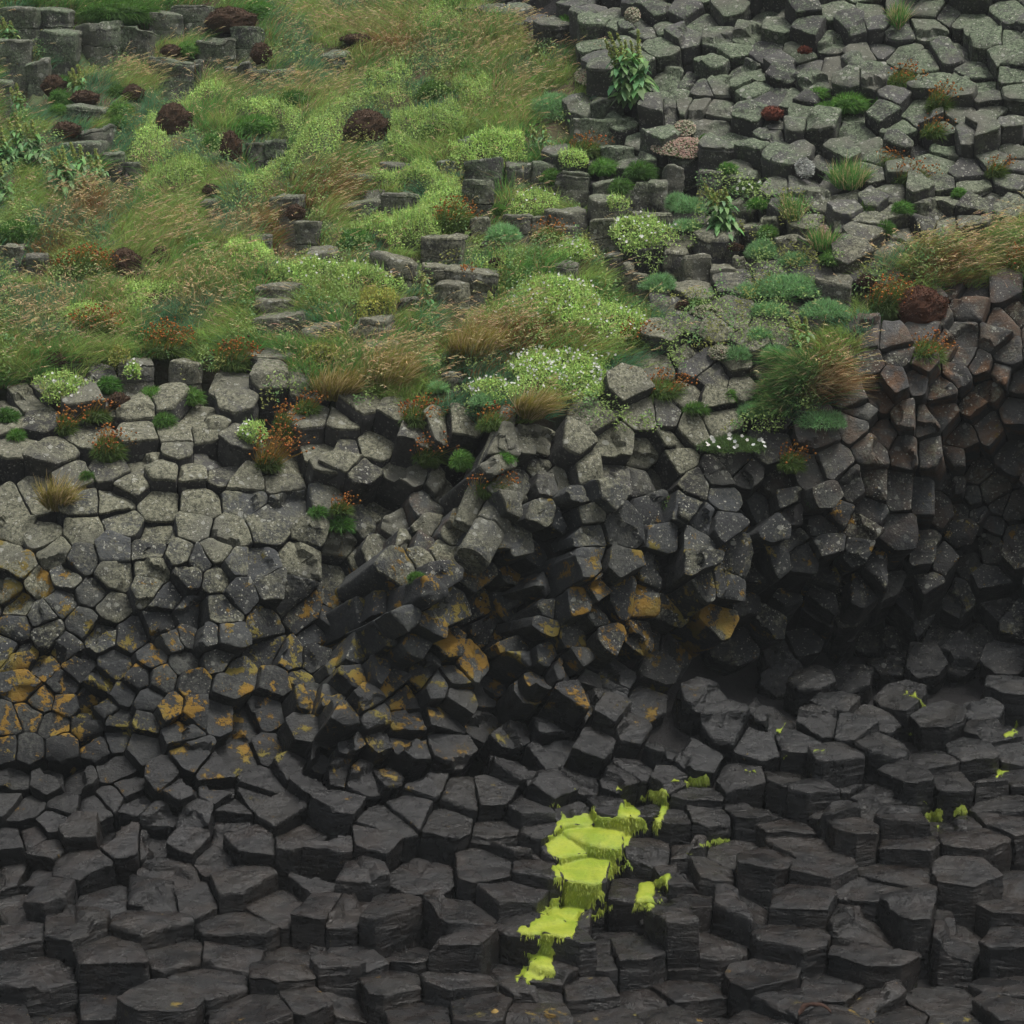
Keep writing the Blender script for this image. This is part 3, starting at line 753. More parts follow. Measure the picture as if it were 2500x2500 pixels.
idx = np.arange(nx * ny).reshape(ny, nx)
A = Acc(); A.add(G, np.stack([idx[:-1, :-1], idx[1:, :-1], idx[1:, 1:], idx[:-1, 1:]], -1).reshape(-1, 4), np.stack([vm, vm, vm], -1).reshape(-1, 3))
tag(link('hillside', A, M_SOIL), kind='structure')

# ------------------------------------------------------------------ blades, leaves, flowers
def blades(acc, base, d, length, width, droop, color, segs=3, curve=1.0, up=np.array([0, 0, 1.])):
    """ribbon blades: base Nx3, start direction Nx3, droop vector Nx3 added along the length"""
    N = len(base); d = unit(d)
    side = np.cross(d, unit(CAM - base) + RNG.normal(0, .5, base.shape)); side = unit(side)
    t = np.linspace(0, 1, segs + 1)
    length = np.broadcast_to(length, (N,)); width = np.broadcast_to(width, (N,))
    ctr = base[:, None] + d[:, None] * (t[None, :, None] * length[:, None, None]) + droop[:, None] * ((t ** 2)[None, :, None] * length[:, None, None] * curve)
    w = (width[:, None] * (1 - .85 * t ** 1.5)[None])[..., None] * .5
    V = np.stack([ctr - side[:, None] * w, ctr + side[:, None] * w], 2)   # N,S+1,2,3
    ids = np.arange(N * (segs + 1) * 2).reshape(N, segs + 1, 2)
    F = np.stack([ids[:, :-1, 0], ids[:, :-1, 1], ids[:, 1:, 1], ids[:, 1:, 0]], -1).reshape(-1, 4)
    C = np.repeat(np.broadcast_to(color, (N, 3)), (segs + 1) * 2, 0)
    acc.add(V, F, C)
def leaves(acc, p, n, size, color, aspect=.55):
    """small folded leaf: two triangles sharing a mid rib"""
    N = len(p); n = unit(n)
    t = unit(np.cross(n, RNG.normal(0, 1, n.shape))); s = np.cross(n, t)
    size = np.broadcast_to(size, (N,))[:, None]
    a = p - t * size * .5; b = p + t * size * .5; l = p + s * size * aspect * .5 + n * size * .12; r = p - s * size * aspect * .5 + n * size * .12
    V = np.stack([a, l, b, r], 1); ids = np.arange(N * 4).reshape(N, 4)
    acc.add(V, np.concatenate([ids[:, [0, 2, 1]], ids[:, [0, 3, 2]]]), np.repeat(np.broadcast_to(color, (N, 3)), 4, 0))
def discs(acc, p, n, r, color, k=6):
    N = len(p); n = unit(n); t = unit(np.cross(n, RNG.normal(0, 1, n.shape))); s = np.cross(n, t)
    r = np.broadcast_to(r, (N,))[:, None]
    V = [p + n * r * -.15]
    for i in range(k):
        a = 6.283 * i / k; rr = r * (1 if i % 2 == 0 else .72)
        V.append(p + (t * math.cos(a) + s * math.sin(a)) * rr)
    V = np.stack(V, 1); ids = np.arange(N * (k + 1)).reshape(N, k + 1)
    F = np.concatenate([ids[:, [0, 1 + i, 1 + (i + 1) % k]] for i in range(k)])
    acc.add(V, F, np.repeat(np.broadcast_to(color, (N, 3)), k + 1, 0))
def beads(acc, p, r, color):
    """octahedron seed or flower heads"""
    N = len(p); r = np.broadcast_to(r, (N,))[:, None]
    D = np.array([[1, 0, 0], [-1, 0, 0], [0, 1, 0], [0, -1, 0], [0, 0, 1], [0, 0, -1.]])
    V = p[:, None] + D[None] * r[:, :, None] * RNG.uniform(.7, 1.3, (N, 6, 1)); ids = np.arange(N * 6).reshape(N, 6)
    F = np.concatenate([ids[:, list(t)] for t in ((0, 2, 4), (2, 1, 4), (1, 3, 4), (3, 0, 4), (2, 0, 5), (1, 2, 5), (3, 1, 5), (0, 3, 5))])
    acc.add(V, F, np.repeat(np.broadcast_to(color, (N, 3)), 6, 0))
def rcol(base, N, v=.22, h=.1):
    base = np.asarray(base, float)
    return np.clip(base * (1 + RNG.normal(0, v, (N, 1))) * (1 + RNG.normal(0, h, (N, 3))), .002, 1)
def disc_pts(N):
    r = np.sqrt(RNG.random(N)); t = RNG.random(N) * 6.283
    return r * np.cos(t), r * np.sin(t)

WIND = unit(np.array([.85, -.45, -.15]))
GREEN = np.array([.130, .295, .070]); BLUEG = np.array([.11, .245, .125]); LIME = np.array([.26, .38, .10]); TAN = np.array([.52, .40, .22]); STRAW = np.array([.36, .30, .14]); BROWN = np.array([.25, .135, .05]); OCHRE = np.array([.25, .16, .035])

# tan and brown patches of the sward: x, y, rx, ry
TANS = [(1130, 110, 260, 80), (700, 215, 280, 45), (330, 165, 90, 40), (600, 600, 260, 70), (130, 770, 170, 60), (200, 500, 90, 60), (900, 60, 200, 60), (1240, 200, 60, 80), (420, 420, 60, 40),
        (800, 470, 60, 50), (480, 700, 130, 60), (930, 880, 110, 80), (1180, 800, 130, 60), (2150, 590, 160, 40), (2320, 640, 120, 70), (2460, 640, 90, 70), (2030, 960, 60, 60), (560, 150, 100, 60)]
BROWNS = [(220, 490, 60, 60), (800, 450, 90, 40), (640, 520, 50, 60), (1230, 830, 160, 50), (2290, 650, 70, 50), (2020, 930, 70, 60), (130, 600, 60, 50), (950, 110, 60, 30)]
def patchw(L, px, py):
    w = np.zeros(np.shape(px))
    for (x, y, a, b) in L: w = np.maximum(w, np.exp(-((px - x) / a) ** 2 - ((py - y) / b) ** 2))
    return w
def block_free(px, py):
    ok = np.ones(np.shape(px), bool)
    for (bx, by, bw, bh) in BLOCKS:
        ok &= ~((abs(px - bx) < bw * .5) & (py > by - 16) & (py < by + bh * .92))
    return ok

def sward():
    N = 12500
    cx = RNG.uniform(-420, 2900, N * 3); cy = RNG.uniform(-300, 1060, N * 3)
    k = veg(cx, cy) & block_free(cx, cy)
    for (ex, ey, ea, eb) in EXCL: k &= ((cx - ex) / ea) ** 2 + ((cy - ey) / eb) ** 2 > .9
    for ep in EXCLP: k &= ~in_poly(ep, cx, cy)
    cx = cx[k][:N]; cy = cy[k][:N]; N = len(cx)
    base, nor = sheet(cx, cy)
    tan = patchw(TANS, cx, cy); brown = patchw(BROWNS, cx, cy)
    n1 = px_noise(cx, cy, 1 / 130, 9); n2 = px_noise(cx, cy, 1 / 60, 19); n3 = px_noise(cx, cy, 1 / 200, 29)
    per = 34
    acc = Acc()
    ti = np.repeat(np.arange(N), per)
    M = len(ti)
    jx, jy = disc_pts(M)
    b = base[ti] + np.stack([jx * .085, jy * .085, np.zeros(M)], -1)
    b += nor[ti] * -.02
    lean = unit(np.stack([.45 + .9 * n3 + RNG.normal(0, .45, N), -.5 + .4 * n2 + RNG.normal(0, .3, N), .0 * n1], -1))
    d = unit(nor[ti] * .35 + np.array([0, 0, .7]) + lean[ti] * .25 + np.stack([jx * .5, jy * .3, jx * 0], -1) + RNG.normal(0, .26, (M, 3)))
    ln = (.125 + .05 * n1 + .05 * tan + RNG.normal(0, .03, N))[ti].clip(.06) * RNG.uniform(.5, 1.25, M)
    droop = lean[ti] * (.50 + .25 * RNG.random((M, 1))) + np.array([0, 0, -.42]) * RNG.random((M, 1))
    # colour of each blade
    u = RNG.random(M)
    g = np.where((n2[ti] > .15)[:, None], LIME, np.where((n1[ti] > .0)[:, None], GREEN, BLUEG))
    tw = np.clip(tan[ti] * .26 + .04 + .10 * n1[ti], 0, .8)
    bw = np.clip(brown[ti] * .7 + .06 - .06 * n2[ti], 0, .85)
    c = np.where((u < tw)[:, None], np.where((RNG.random(M) < .5)[:, None], TAN, STRAW), g)
    c = np.where((RNG.random(M) < bw)[:, None], BROWN, c)
    c = c * (1 + RNG.normal(0, .2, (M, 1))) * (1 + RNG.normal(0, .07, (M, 3)))
    blades(acc, b, d, ln, .0055, droop, np.clip(c, .004, 1), 3)
    # drooping seed heads
    H = 6500
    hi = RNG.choice(N, H, p=(.05 + tan + .15 * (n1 > 0)) / (.05 + tan + .15 * (n1 > 0)).sum())
    jx, jy = disc_pts(H)
    b = base[hi] + np.stack([jx * .1, jy * .1, np.zeros(H)], -1)
    d = unit(np.array([0, 0, 1.]) + lean[hi] * .35 + RNG.normal(0, .16, (H, 3)))
    ln = RNG.uniform(.2, .36, H); dr = lean[hi] * .5 + np.array([0, 0, -.25])
    blades(acc, b, d, ln, .0032, dr, rcol(STRAW, H), 4)
    tip = b + d * ln[:, None] + dr * ln[:, None]
    tdir = unit(d + 2 * dr)
    for q in range(4):
        blades(acc, tip - tdir * (.02 * q), unit(tdir + np.array([0, 0, -.3]) + RNG.normal(0, .2, (H, 3))), RNG.uniform(.02, .045, H), .0075, np.zeros((H, 3)), rcol(TAN * 1.15, H), 1)
    o = link('grass', acc, M_GRASS, (0, 22, 4), smooth=False)
    tag(o, 'windswept green and tan grass covering the upper slope', 'grass', kind='stuff')

# ------------------------------------------------------------------ plants one by one
PLANTS = []   # (object, kind key, px, py)
EXCL = []; EXCLP = []
def reg(o, kind, px, py): PLANTS.append((o, kind, px, py))
def dome(px, py, rx, ry, lift=.25):
    s = float(mpp(px, py)); P = surf(np.array(float(px)), np.array(float(py)))
    n = surf_normal(px, py)
    R = np.array([rx * s, rx * s * .8, ry * s * 1.05])
    return P - np.array([0, 0, 1]) * R[2] * (1 - lift) * .3, R, s
def ell_pts(c, R, N, low=-.35):
    v = unit(RNG.normal(0, 1, (N * 4 + 60, 3))); v = v[v[:, 2] > low][:N]
    lump = 1 + .26 * fbm(v, 2.2, 77)
    return c + v * R * lump[:, None], unit(v / R)
def core_mesh(acc, c, R, color, k=.93):
    """closed lumpy body of a cushion"""
    nu, nvv = 26, 15
    th = np.linspace(0, 6.283, nu, endpoint=False); ph_ = np.linspace(-1.2, 1.5, nvv)
    T, Pp = np.meshgrid(th, ph_)
    v = np.stack([np.cos(T) * np.cos(Pp), np.sin(T) * np.cos(Pp), np.sin(Pp)], -1).reshape(-1, 3)
    lump = 1 + .26 * fbm(v, 2.2, 77)
    V = c + v * R * k * lump[:, None]
    ids = np.arange(nu * nvv).reshape(nvv, nu)
    F = np.stack([ids[:-1], np.roll(ids, -1, 1)[:-1], np.roll(ids, -1, 1)[1:], ids[1:]], -1).reshape(-1, 4)
    acc.add(V, F, np.broadcast_to(color, (len(V), 3)))
    acc.add(np.vstack([V[ids[-1]], c + np.array([0, 0, R[2] * k])]), np.array([[i, (i + 1) % nu, nu] for i in range(nu)]), np.broadcast_to(color, (nu + 1, 3)))

def cushion(px, py, rx, ry, color, flowers=0, kind='moss', stalky=.05):
    EXCL.append((px, py, rx, ry))
    c, R, s = dome(px, py, rx, ry)
    N = int(np.clip(R[0] * R[2] * 60000, 500, 5200))
    p, n = ell_pts(c, R * .88, N)
    A = Acc(); core_mesh(A, c, R, np.asarray(color) * .8, .86)
    ln = RNG.uniform(.035, .075, N) * min(1.3, .6 + R[0] * 2.2)
    dr = np.zeros((N, 3)); dr[:, 2] = -.3; dr[:, 0] = .2
    blades(A, p, unit(n + RNG.normal(0, .28, n.shape)), ln, .0055, dr, rcol(color, N, .22, .08), 2)
    if not flowers:
        o = link('thrift_cushion', A, M_GRASS, c - np.array([0, 0, R[2] * .5]), smooth=False)
        reg(o, kind, px, py); return
    base = c - np.array([0, 0, R[2] * .5])
    t = empty('flowering_thrift', base)
    link('foliage', A, M_GRASS, base, t, smooth=False)
    F = Acc(); n_f = int(flowers)
    p, n = ell_pts(c, R * .9, n_f, .0)
    d = unit(n * .5 + np.array([0, -.1, .8]) + WIND * .2 + RNG.normal(0, .22, n.shape)); ln = RNG.uniform(.6, 1.3, n_f) * (.05 + stalky)
    blades(F, p, d, ln, .004, WIND * .3 * np.ones((n_f, 3)), rcol(OCHRE * 1.2, n_f), 2)
    hp = p + d * ln[:, None] + WIND * .3 * ln[:, None]
    beads(F, hp, RNG.uniform(.006, .011, n_f), rcol(np.array([.30, .12, .028]), n_f, .3, .12))
    link('flower_heads', F, M_PETAL, base, t, smooth=False)
    reg(t, kind, px, py)

def brown_cushion(px, py, rx, ry, color=(.060, .039, .026), kind='brown'):
    EXCL.append((px, py + ry * .2, rx, ry * 1.2))
    c, R, s = dome(px, py, rx, ry, .5)
    c = c + np.array([0, 0, R[2] * .3])
    A = Acc(); core_mesh(A, c, R, np.asarray(color) * .9, .95)
    N = int(np.clip(R[0] * R[2] * 60000, 500, 7000))
    p, n = ell_pts(c, R * .93, N)
    blades(A, p, unit(n + RNG.normal(0, .5, n.shape)), RNG.uniform(.008, .022, N), .007, np.zeros((N, 3)), rcol(np.asarray(color) * 1.25, N, .35, .1), 1)
    o = link('dead_cushion', A, M_DEAD, c - np.array([0, 0, R[2] * .6]), smooth=False)
    reg(o, kind, px, py)

def mat_plant(px, py, rx, ry, color=(.20, .27, .085), white=0, kind='campion', hgt=.085, ang=0):
    """low leafy mat lying over the slope"""
    EXCL.append((px, py, rx, ry * 1.25))
    s = float(mpp(px, py))
    N = int(np.clip(rx * ry * 1.15, 500, 16000))
    x, y = disc_pts(N); rr = np.sqrt(x * x + y * y); fr = 1 + np.abs(RNG.normal(0, .09, N)); x = x * fr; y = y * fr
    wob = 1 + .42 * noise3(np.stack([x * 1.6 + px, y * 1.6 + py, x * 0], -1), 1.0, 5)
    ca, sa = math.cos(ang), math.sin(ang)
    qx = px + (x * rx * ca - y * ry * sa) * wob; qy = py + (x * rx * sa + y * ry * ca) * wob
    b, n = sheet(qx, qy)
    inveg = veg(qx, qy)
    b = np.where(inveg[:, None], b, surf(qx, qy) + n * .02)
    lump = .5 + .5 * fbm(b, 5.5, 81)
    h = hgt * (1 - rr ** 2.5) * (.55 + .7 * lump) + .05
    p = b + n * (h * (1 - .55 * RNG.random(N) ** 2))[:, None] + RNG.normal(0, .008, (N, 3))
    base = np.median(b, 0)
    A = Acc()
    shade = rcol(color, N, .22, .08)
    gy = RNG.random(N) < .12
    shade[gy] = rcol(np.array([.10, .13, .04]), gy.sum())
    leaves(A, p, unit(n * .5 + np.array([0, -.25, .6]) + RNG.normal(0, .45, n.shape)), RNG.uniform(.014, .027, N), shade)
    # a few upright stems break the outline
    m = N // 10; q = RNG.choice(N, m)
    blades(A, p[q], unit(n[q] + np.array([0, 0, .6]) + RNG.normal(0, .3, (m, 3))), RNG.uniform(.03, .07, m), .006, np.zeros((m, 3)), rcol(np.asarray(color) * 1.1, m), 2)
    if white:
        t = empty('sea_campion', base); link('foliage', A, M_LEAF, base, t, smooth=False)
        q = RNG.choice(N, int(white)); flower_parts(b[q] + n[q] * (h[q] + RNG.uniform(.01, .05, len(q)))[:, None], t)
        reg(t, kind + '_white', px, py)
    else:
        reg(link('sea_campion', A, M_LEAF, base, smooth=False), kind, px, py)

def feathery(px, py, rx, ry, color=(.085, .17, .062), daisies=0, kind='mayweed'):
    EXCL.append((px, py, rx, ry))
    c, R, s = dome(px, py, rx, ry)
    N = int(np.clip(rx * ry * .75, 350, 9000))
    v = unit(RNG.normal(0, 1, (N, 3))); v[:, 2] = np.abs(v[:, 2]) * 1.0 - .25
    rad = RNG.uniform(.45, 1, N) ** .5
    lump = 1 + .32 * fbm(v, 2.6, int(RNG.integers(999)))
    p = c + v * R * (rad * lump)[:, None]
    A = Acc()
    nn = unit(v + np.array([0, 0, .5]))
    for k in range(3):
        blades(A, p, unit(nn + RNG.normal(0, .7, nn.shape)), RNG.uniform(.02, .045, N), .0048, RNG.normal(0, .2, (N, 3)), rcol(color, N, .25, .08), 1)
    base = c - np.array([0, 0, R[2] * .4])
    # stems
    m = 40; p2 = c + unit(RNG.normal(0, 1, (m, 3))) * R * .7
    blades(A, np.repeat(base[None], m, 0), p2 - base, np.linalg.norm(p2 - base, axis=1), .006, np.zeros((m, 3)), rcol(color, m), 2)
    if daisies:
        t = empty('mayweed', base); link('foliage', A, M_LEAF, base, t, smooth=False)
        F = Acc(); d = unit(np.stack([RNG.normal(0, .5, daisies), RNG.normal(-.5, .5, daisies), RNG.uniform(.2, 1, daisies)], -1)); top = c + d * R * RNG.uniform(1.02, 1.25, (daisies, 1))
        flower_parts(top, t, (.012, .017), 10)
        reg(t, kind + '_white', px, py)
    else: reg(link('mayweed', A, M_LEAF, base, smooth=False), kind, px, py)

def dock(px, py, w, h, spikes=3, leafy=1.0, lean=.15, kind='dock'):
    """tall dock: stems with seed spikes, broad wavy leaves below; px,py is the middle of the plant"""
    EXCL.append((px, py + h * .35, w * .8, h * .65))
    s = float(mpp(px, py)); by = py + h
    P, n = sheet(np.array(float(px)), np.array(float(by)))
    if not veg(px, by): P = surf(np.array(float(px)), np.array(float(by)))
    H = 2 * h * s; Wd = w * s
    t = empty('dock_plant', P)
    S = Acc(); Lf = Acc(); Sd = Acc()
    for k in range(spikes):
        x = (k - (spikes - 1) / 2) / max(1, spikes) * 1.3 * Wd
        b = P + np.array([x * .35, RNG.normal(0, .03), 0]); hh = H * RNG.uniform(.8, 1.05)
        d = unit(np.array([x / H * .8 - lean, RNG.normal(0, .08), 1.0]))
        dr = np.array([[-lean * .35, 0, -.03]])
        blades(S, b[None], d[None], np.array([hh]), .013, dr, np.array([[.11, .15, .05]]), 6)
        m = 240
        u = RNG.uniform(.5, 1.0, m); q = b + d * (u * hh)[:, None] + dr * (u ** 2 * hh)[:, None]
        q += RNG.normal(0, 1, (m, 3)) * (.026 * (1.15 - u))[:, None]
        leaves(Sd, q, RNG.normal(0, 1, (m, 3)) + np.array([0, -.6, .4]), RNG.uniform(.016, .03, m), rcol(np.array([.36, .42, .14]), m, .25, .12), .7)
        ml = int(36 * leafy); u = RNG.uniform(.05, .62, ml); q = b + d * (u * hh)[:, None]
        az = RNG.random(ml) * 6.283; q = q + RNG.normal(0, .03, (ml, 3))
        dd = unit(np.stack([np.cos(az), np.sin(az) - .35, .75 + 0 * az], -1)); sz = RNG.uniform(.7, 1.25, ml) * (.19 - .10 * u) * min(1.3, H / .6)
        # each leaf: wide ribbon bending over
        side = unit(np.cross(dd, np.array([0, 0, 1.]) + RNG.normal(0, .3, dd.shape)))
        T = np.linspace(0, 1, 6); prof = np.array([.1, .75, 1, .9, .55, .03])
        ctr = q[:, None] + dd[:, None] * (T[None, :, None] * sz[:, None, None]) + np.array([0, -.15, -.95]) * ((T ** 2)[None, :, None] * sz[:, None, None])
        wv = prof[None, :, None] * (sz * .20)[:, None, None] * (1 + .25 * np.sin(T * 17)[None, :, None])
        V = np.stack([ctr - side[:, None] * wv, ctr + side[:, None] * wv], 2); ids = np.arange(ml * 12).reshape(ml, 6, 2)
        Lf.add(V, np.stack([ids[:, :-1, 0], ids[:, :-1, 1], ids[:, 1:, 1], ids[:, 1:, 0]], -1).reshape(-1, 4), np.repeat(rcol(np.array([.16, .30, .11]), ml, .25, .1), 12, 0))
    link('stems', S, M_LEAF, P, t, smooth=False); link('leaves', Lf, M_LEAF, P, t, smooth=True); link('seed_spikes', Sd, M_LEAF, P, t, smooth=False)
    reg(t, kind, px, py)

def tussock(px, py, rx, ry, color=GREEN, tanw=.15, ln=.3, kind='tussock', lean=(-.3, -.6, 0), n=None, tint2=TAN):
    s = float(mpp(px, py)); N = int(n or np.clip(rx * ry * .5, 350, 7000))
    x, y = disc_pts(N)
    qx = px + x * rx * .8; qy = py + ry * .25 + y * ry * .7
    b, nr = sheet(qx, qy); b = np.where(veg(qx, qy)[:, None], b, surf(qx, qy))
    lean = np.asarray(lean, float)
    d = unit(nr * .4 + np.array([0, 0, .8]) + lean * .35 + np.stack([x * .45, np.zeros(N), np.zeros(N)], -1) + RNG.normal(0, .24, (N, 3)))
    dr = lean * RNG.uniform(.4, .9, (N, 1)) + np.array([0, 0, -.45]) * RNG.random((N, 1))
    c = np.where((RNG.random(N) < tanw)[:, None], tint2, color) * (1 + RNG.normal(0, .2, (N, 1)))
    A = Acc(); blades(A, b, d, RNG.uniform(.5, 1.15, N) * ln, .0055, dr, np.clip(c, .004, 1), 4)
    reg(link('grass_tussock', A, M_GRASS, np.median(b, 0), smooth=False), kind, px, py)

def stonecrop(px, py, rx, ry, pink=.5):
    s = float(mpp(px, py)); N = int(np.clip(rx * ry * 1.3, 160, 4000)); x, y = disc_pts(N)
    qx = px + x * rx; qy = py + y * ry; b = surf(qx, qy); n = surf_normal(qx, qy)
    rr = x * x + y * y; p = b + n * (.015 + .05 * (1 - rr) * RNG.uniform(.4, 1, N))[:, None]
    A = Acc(); u = RNG.random(N)
    c = np.where((u < .2)[:, None], np.array([.10, .13, .05]), np.where((u < .2 + .8 * pink)[:, None], np.array([.40, .27, .22]), np.array([.36, .35, .25]))) * (1 + RNG.normal(0, .16, (N, 1)))
    beads(A, p, RNG.uniform(.006, .012, N), np.clip(c, .01, 1))
    reg(link('stonecrop', A, M_PETAL, np.median(b, 0), smooth=False), 'stonecrop', px, py)

def tile(ox, oy, s, n=4):
    a = [float(t) for t in s.replace('\n', ' ').replace(',', ' ').split()]
    return [(ox + a[i] * K, oy + a[i + 1] * K, a[i + 2] * K, a[i + 3] * K) for i in range(0, len(a), n)]

for q in tile(0, 0, '1280,130,140,75 965,700,102,105 300,490,70,60 470,550,80,40 740,530,60,50 950,290,60,35 370,730,80,45 1170,1065,45,35 1640,1190,55,45 690,1480,92,85 890,1440,50,60 1280,850,60,100 760,1540,70,40 1450,310,60,60') \
        + tile(825, 0, '165,745,132,112 880,1460,35,20 110,225,100,30') + tile(1650, 0, '330,1380,40,20 40,1710,40,30 1060,1570,50,40') + tile(0, 825, '660,360,60,45 310,130,50,40'):
    brown_cushion(*q)
for q in tile(1650, 0, '1360,1740,145,125'): brown_cushion(*q, color=(.07, .034, .022), kind='bigbrown')
for q in tile(1650, 0, '535,640,60,40 715,285,35,20'): brown_cushion(*q, color=(.13, .045, .03), kind='red')

MOSS = (.088, .215, .040)
for q in tile(0, 0, '345,455,40,36 330,540,55,50 645,510,45,42 670,610,65,48 655,675,45,36 1630,560,85,60 1180,800,60,75 100,1290,115,75 1420,690,125,55 640,60,230,75 1430,50,80,50 1100,1390,115,65 1040,270,60,40 320,610,45,32') \
        + tile(825, 0, '1290,120,75,42 1475,925,70,50 1675,945,80,55 1570,1040,62,60 100,1335,95,75 530,520,90,80 1180,980,50,45 890,1165,32,30 520,730,60,40') \
        + tile(1650, 0, '960,570,102,58 830,605,65,42 790,520,50,35 1140,570,35,30 285,940,48,36 1060,1160,42,45 1255,1155,48,40 880,1430,80,46 460,1130,60,30 1160,1265,40,42 110,1700,50,48 170,780,40,30 1570,1070,28,22 505,1285,40,35') \
        + tile(0, 825, '600,260,58,52 840,315,62,42 1050,325,66,52 40,430,52,42 90,540,42,32 910,460,52,45 1760,965,42,22 1890,1030,60,50 480,770,30,26') \
        + tile(825, 825, '680,680,52,62 920,670,40,30 1820,910,36,36 430,1330,35,20') + tile(1650, 825, '300,320,30,30 420,310,25,22 800,890,60,30 110,390,60,25'):
    cushion(*q, color=np.array(MOSS) * RNG.uniform(.75, 1.35) + np.array([RNG.uniform(0, .02), 0, 0]))
for q in tile(0, 0, '460,1490,155,85 500,1820,130,75 915,1885,112,62') + tile(825, 0, '640,1220,102,80 1370,835,100,50 1160,1310,80,45 700,1550,26,20 1650,1880,92,52') \
        + tile(1650, 0, '1260,455,82,62 1470,570,72,72 1430,730,60,46 1300,985,92,50 1780,955,50,42 1170,905,50,28 1880,1490,70,95 1180,1680,110,110') \
        + tile(0, 825, '910,60,115,55 1300,120,105,75 360,490,52,62 600,620,85,80 1570,490,52,85 1700,390,62,42 520,430,72,40 1890,950,50,30') \
        + tile(825, 825, '1800,290,112,62 510,640,85,82 450,440,112,62 830,830,95,72 860,470,82,52') + tile(1650, 825, '1390,85,92,74 640,690,60,62'):
    c, R = np.array([.105, .170, .036]) * RNG.uniform(.8, 1.25), q[2] * q[3]
    cushion(*q, color=c, flowers=np.clip(R * .075, 40, 190), kind='thrift', stalky=.05)
for q in tile(0, 825, '1490,690,65,62'): cushion(*q, color=(.09, .13, .03), flowers=150, kind='stalky', stalky=.16)

CAM_C = (.37, .52, .145)
def mat_poly(poly, color, white=0, kind='campion', hgt=.15, dens=.62):
    poly = [(x * K2, y * K2) for x, y in poly]
    xs = np.array([p[0] for p in poly]); ys = np.array([p[1] for p in poly])
    area = abs((xs * np.roll(ys, -1) - ys * np.roll(xs, -1)).sum()) / 2
    M = int(np.clip(area * dens, 900, 30000) * 2.6)
    qx = RNG.uniform(xs.min() - 25, xs.max() + 25, M); qy = RNG.uniform(ys.min() - 25, ys.max() + 25, M)
    wx = qx + 20 * px_noise(qx, qy, 1 / 45, 61) + 9 * px_noise(qx, qy, 1 / 16, 62) + RNG.normal(0, 5, M); wy = qy + 16 * px_noise(qx, qy, 1 / 40, 63) + 8 * px_noise(qx, qy, 1 / 15, 64) + RNG.normal(0, 4, M)
    k = in_poly(poly, wx, wy); qx = qx[k]; qy = qy[k]; wx = wx[k]; wy = wy[k]; N = len(qx)
    dist = np.full(N, 1e9)
    for i in range(len(poly)):
        a = np.array(poly[i]); e = np.array(poly[(i + 1) % len(poly)]) - a
        t = np.clip(((wx - a[0]) * e[0] + (wy - a[1]) * e[1]) / (e @ e), 0, 1)
        dist = np.minimum(dist, np.hypot(wx - a[0] - t * e[0], wy - a[1] - t * e[1]))
    EXCLP.append(poly)
    b, n = sheet(qx, qy)
    lump = .5 + .5 * fbm(b, 4.5, 81)
    h = hgt * np.clip(dist / 26, 0, 1) ** .6 * (.45 + .85 * lump) + .04
    p = b + n * (h * (1 - .5 * RNG.random(N) ** 2))[:, None] + RNG.normal(0, .008, (N, 3))
    tone = px_noise(qx, qy, 1 / 38, 65)[:, None]
    c = np.asarray(color) * (1 + .22 * tone) * (1 + RNG.normal(0, .2, (N, 1))) * (1 + RNG.normal(0, .07, (N, 3)))
    gy = RNG.random(N) < .14; c[gy] = rcol(np.array([.13, .20, .06]), gy.sum())
    A = Acc(); leaves(A, p, unit(n * .5 + np.array([0, -.25, .6]) + RNG.normal(0, .45, n.shape)), RNG.uniform(.013, .027, N), np.clip(c, .01, 1))
    m = N // 9; q = RNG.choice(N, m)
    blades(A, p[q], unit(n[q] + np.array([0, 0, .6]) + RNG.normal(0, .3, (m, 3))), RNG.uniform(.03, .08, m), .006, np.zeros((m, 3)), rcol(np.asarray(color) * 1.05, m), 2)
    cx, cy = float(np.median(qx)), float(np.median(qy)); base = np.median(b, 0)
    if not white: reg(link('sea_campion', A, M_LEAF, base, smooth=False), kind, cx, cy); return
    t = empty('sea_campion', base); link('foliage', A, M_LEAF, base, t, smooth=False)
    q = RNG.choice(N, white); flower_parts(b[q] + n[q] * (h[q] + RNG.uniform(.01, .05, white))[:, None], t)
    reg(t, kind + '_white', cx, cy)
def flower_parts(top, t, r=(.007, .012), k=6):
    """each blossom a part of its own; past a hundred the rest are one mass"""
    nrm = unit(np.array([0, -.75, .6]) + RNG.normal(0, .35, top.shape)); rr = RNG.uniform(r[0], r[1], len(top)) * 1.15
    for i in range(min(len(top), 100)):
        F = Acc(); discs(F, top[i:i + 1], nrm[i:i + 1], rr[i:i + 1], rcol(np.array([.62, .62, .58]), 1, .06, .02), k)
        link('flower', F, M_PETAL, top[i], t, smooth=False)
    if len(top) > 100:
        F = Acc(); discs(F, top[100:], nrm[100:], rr[100:], rcol(np.array([.62, .62, .58]), len(top) - 100, .06, .02), k)
        tag(link('flowers', F, M_PETAL, top[100], t, smooth=False), kind='stuff')
K2 = 1250 / 1932.0
def pl(t): a = [int(v) for v in t.split()]; return list(zip(a[::2], a[1::2]))
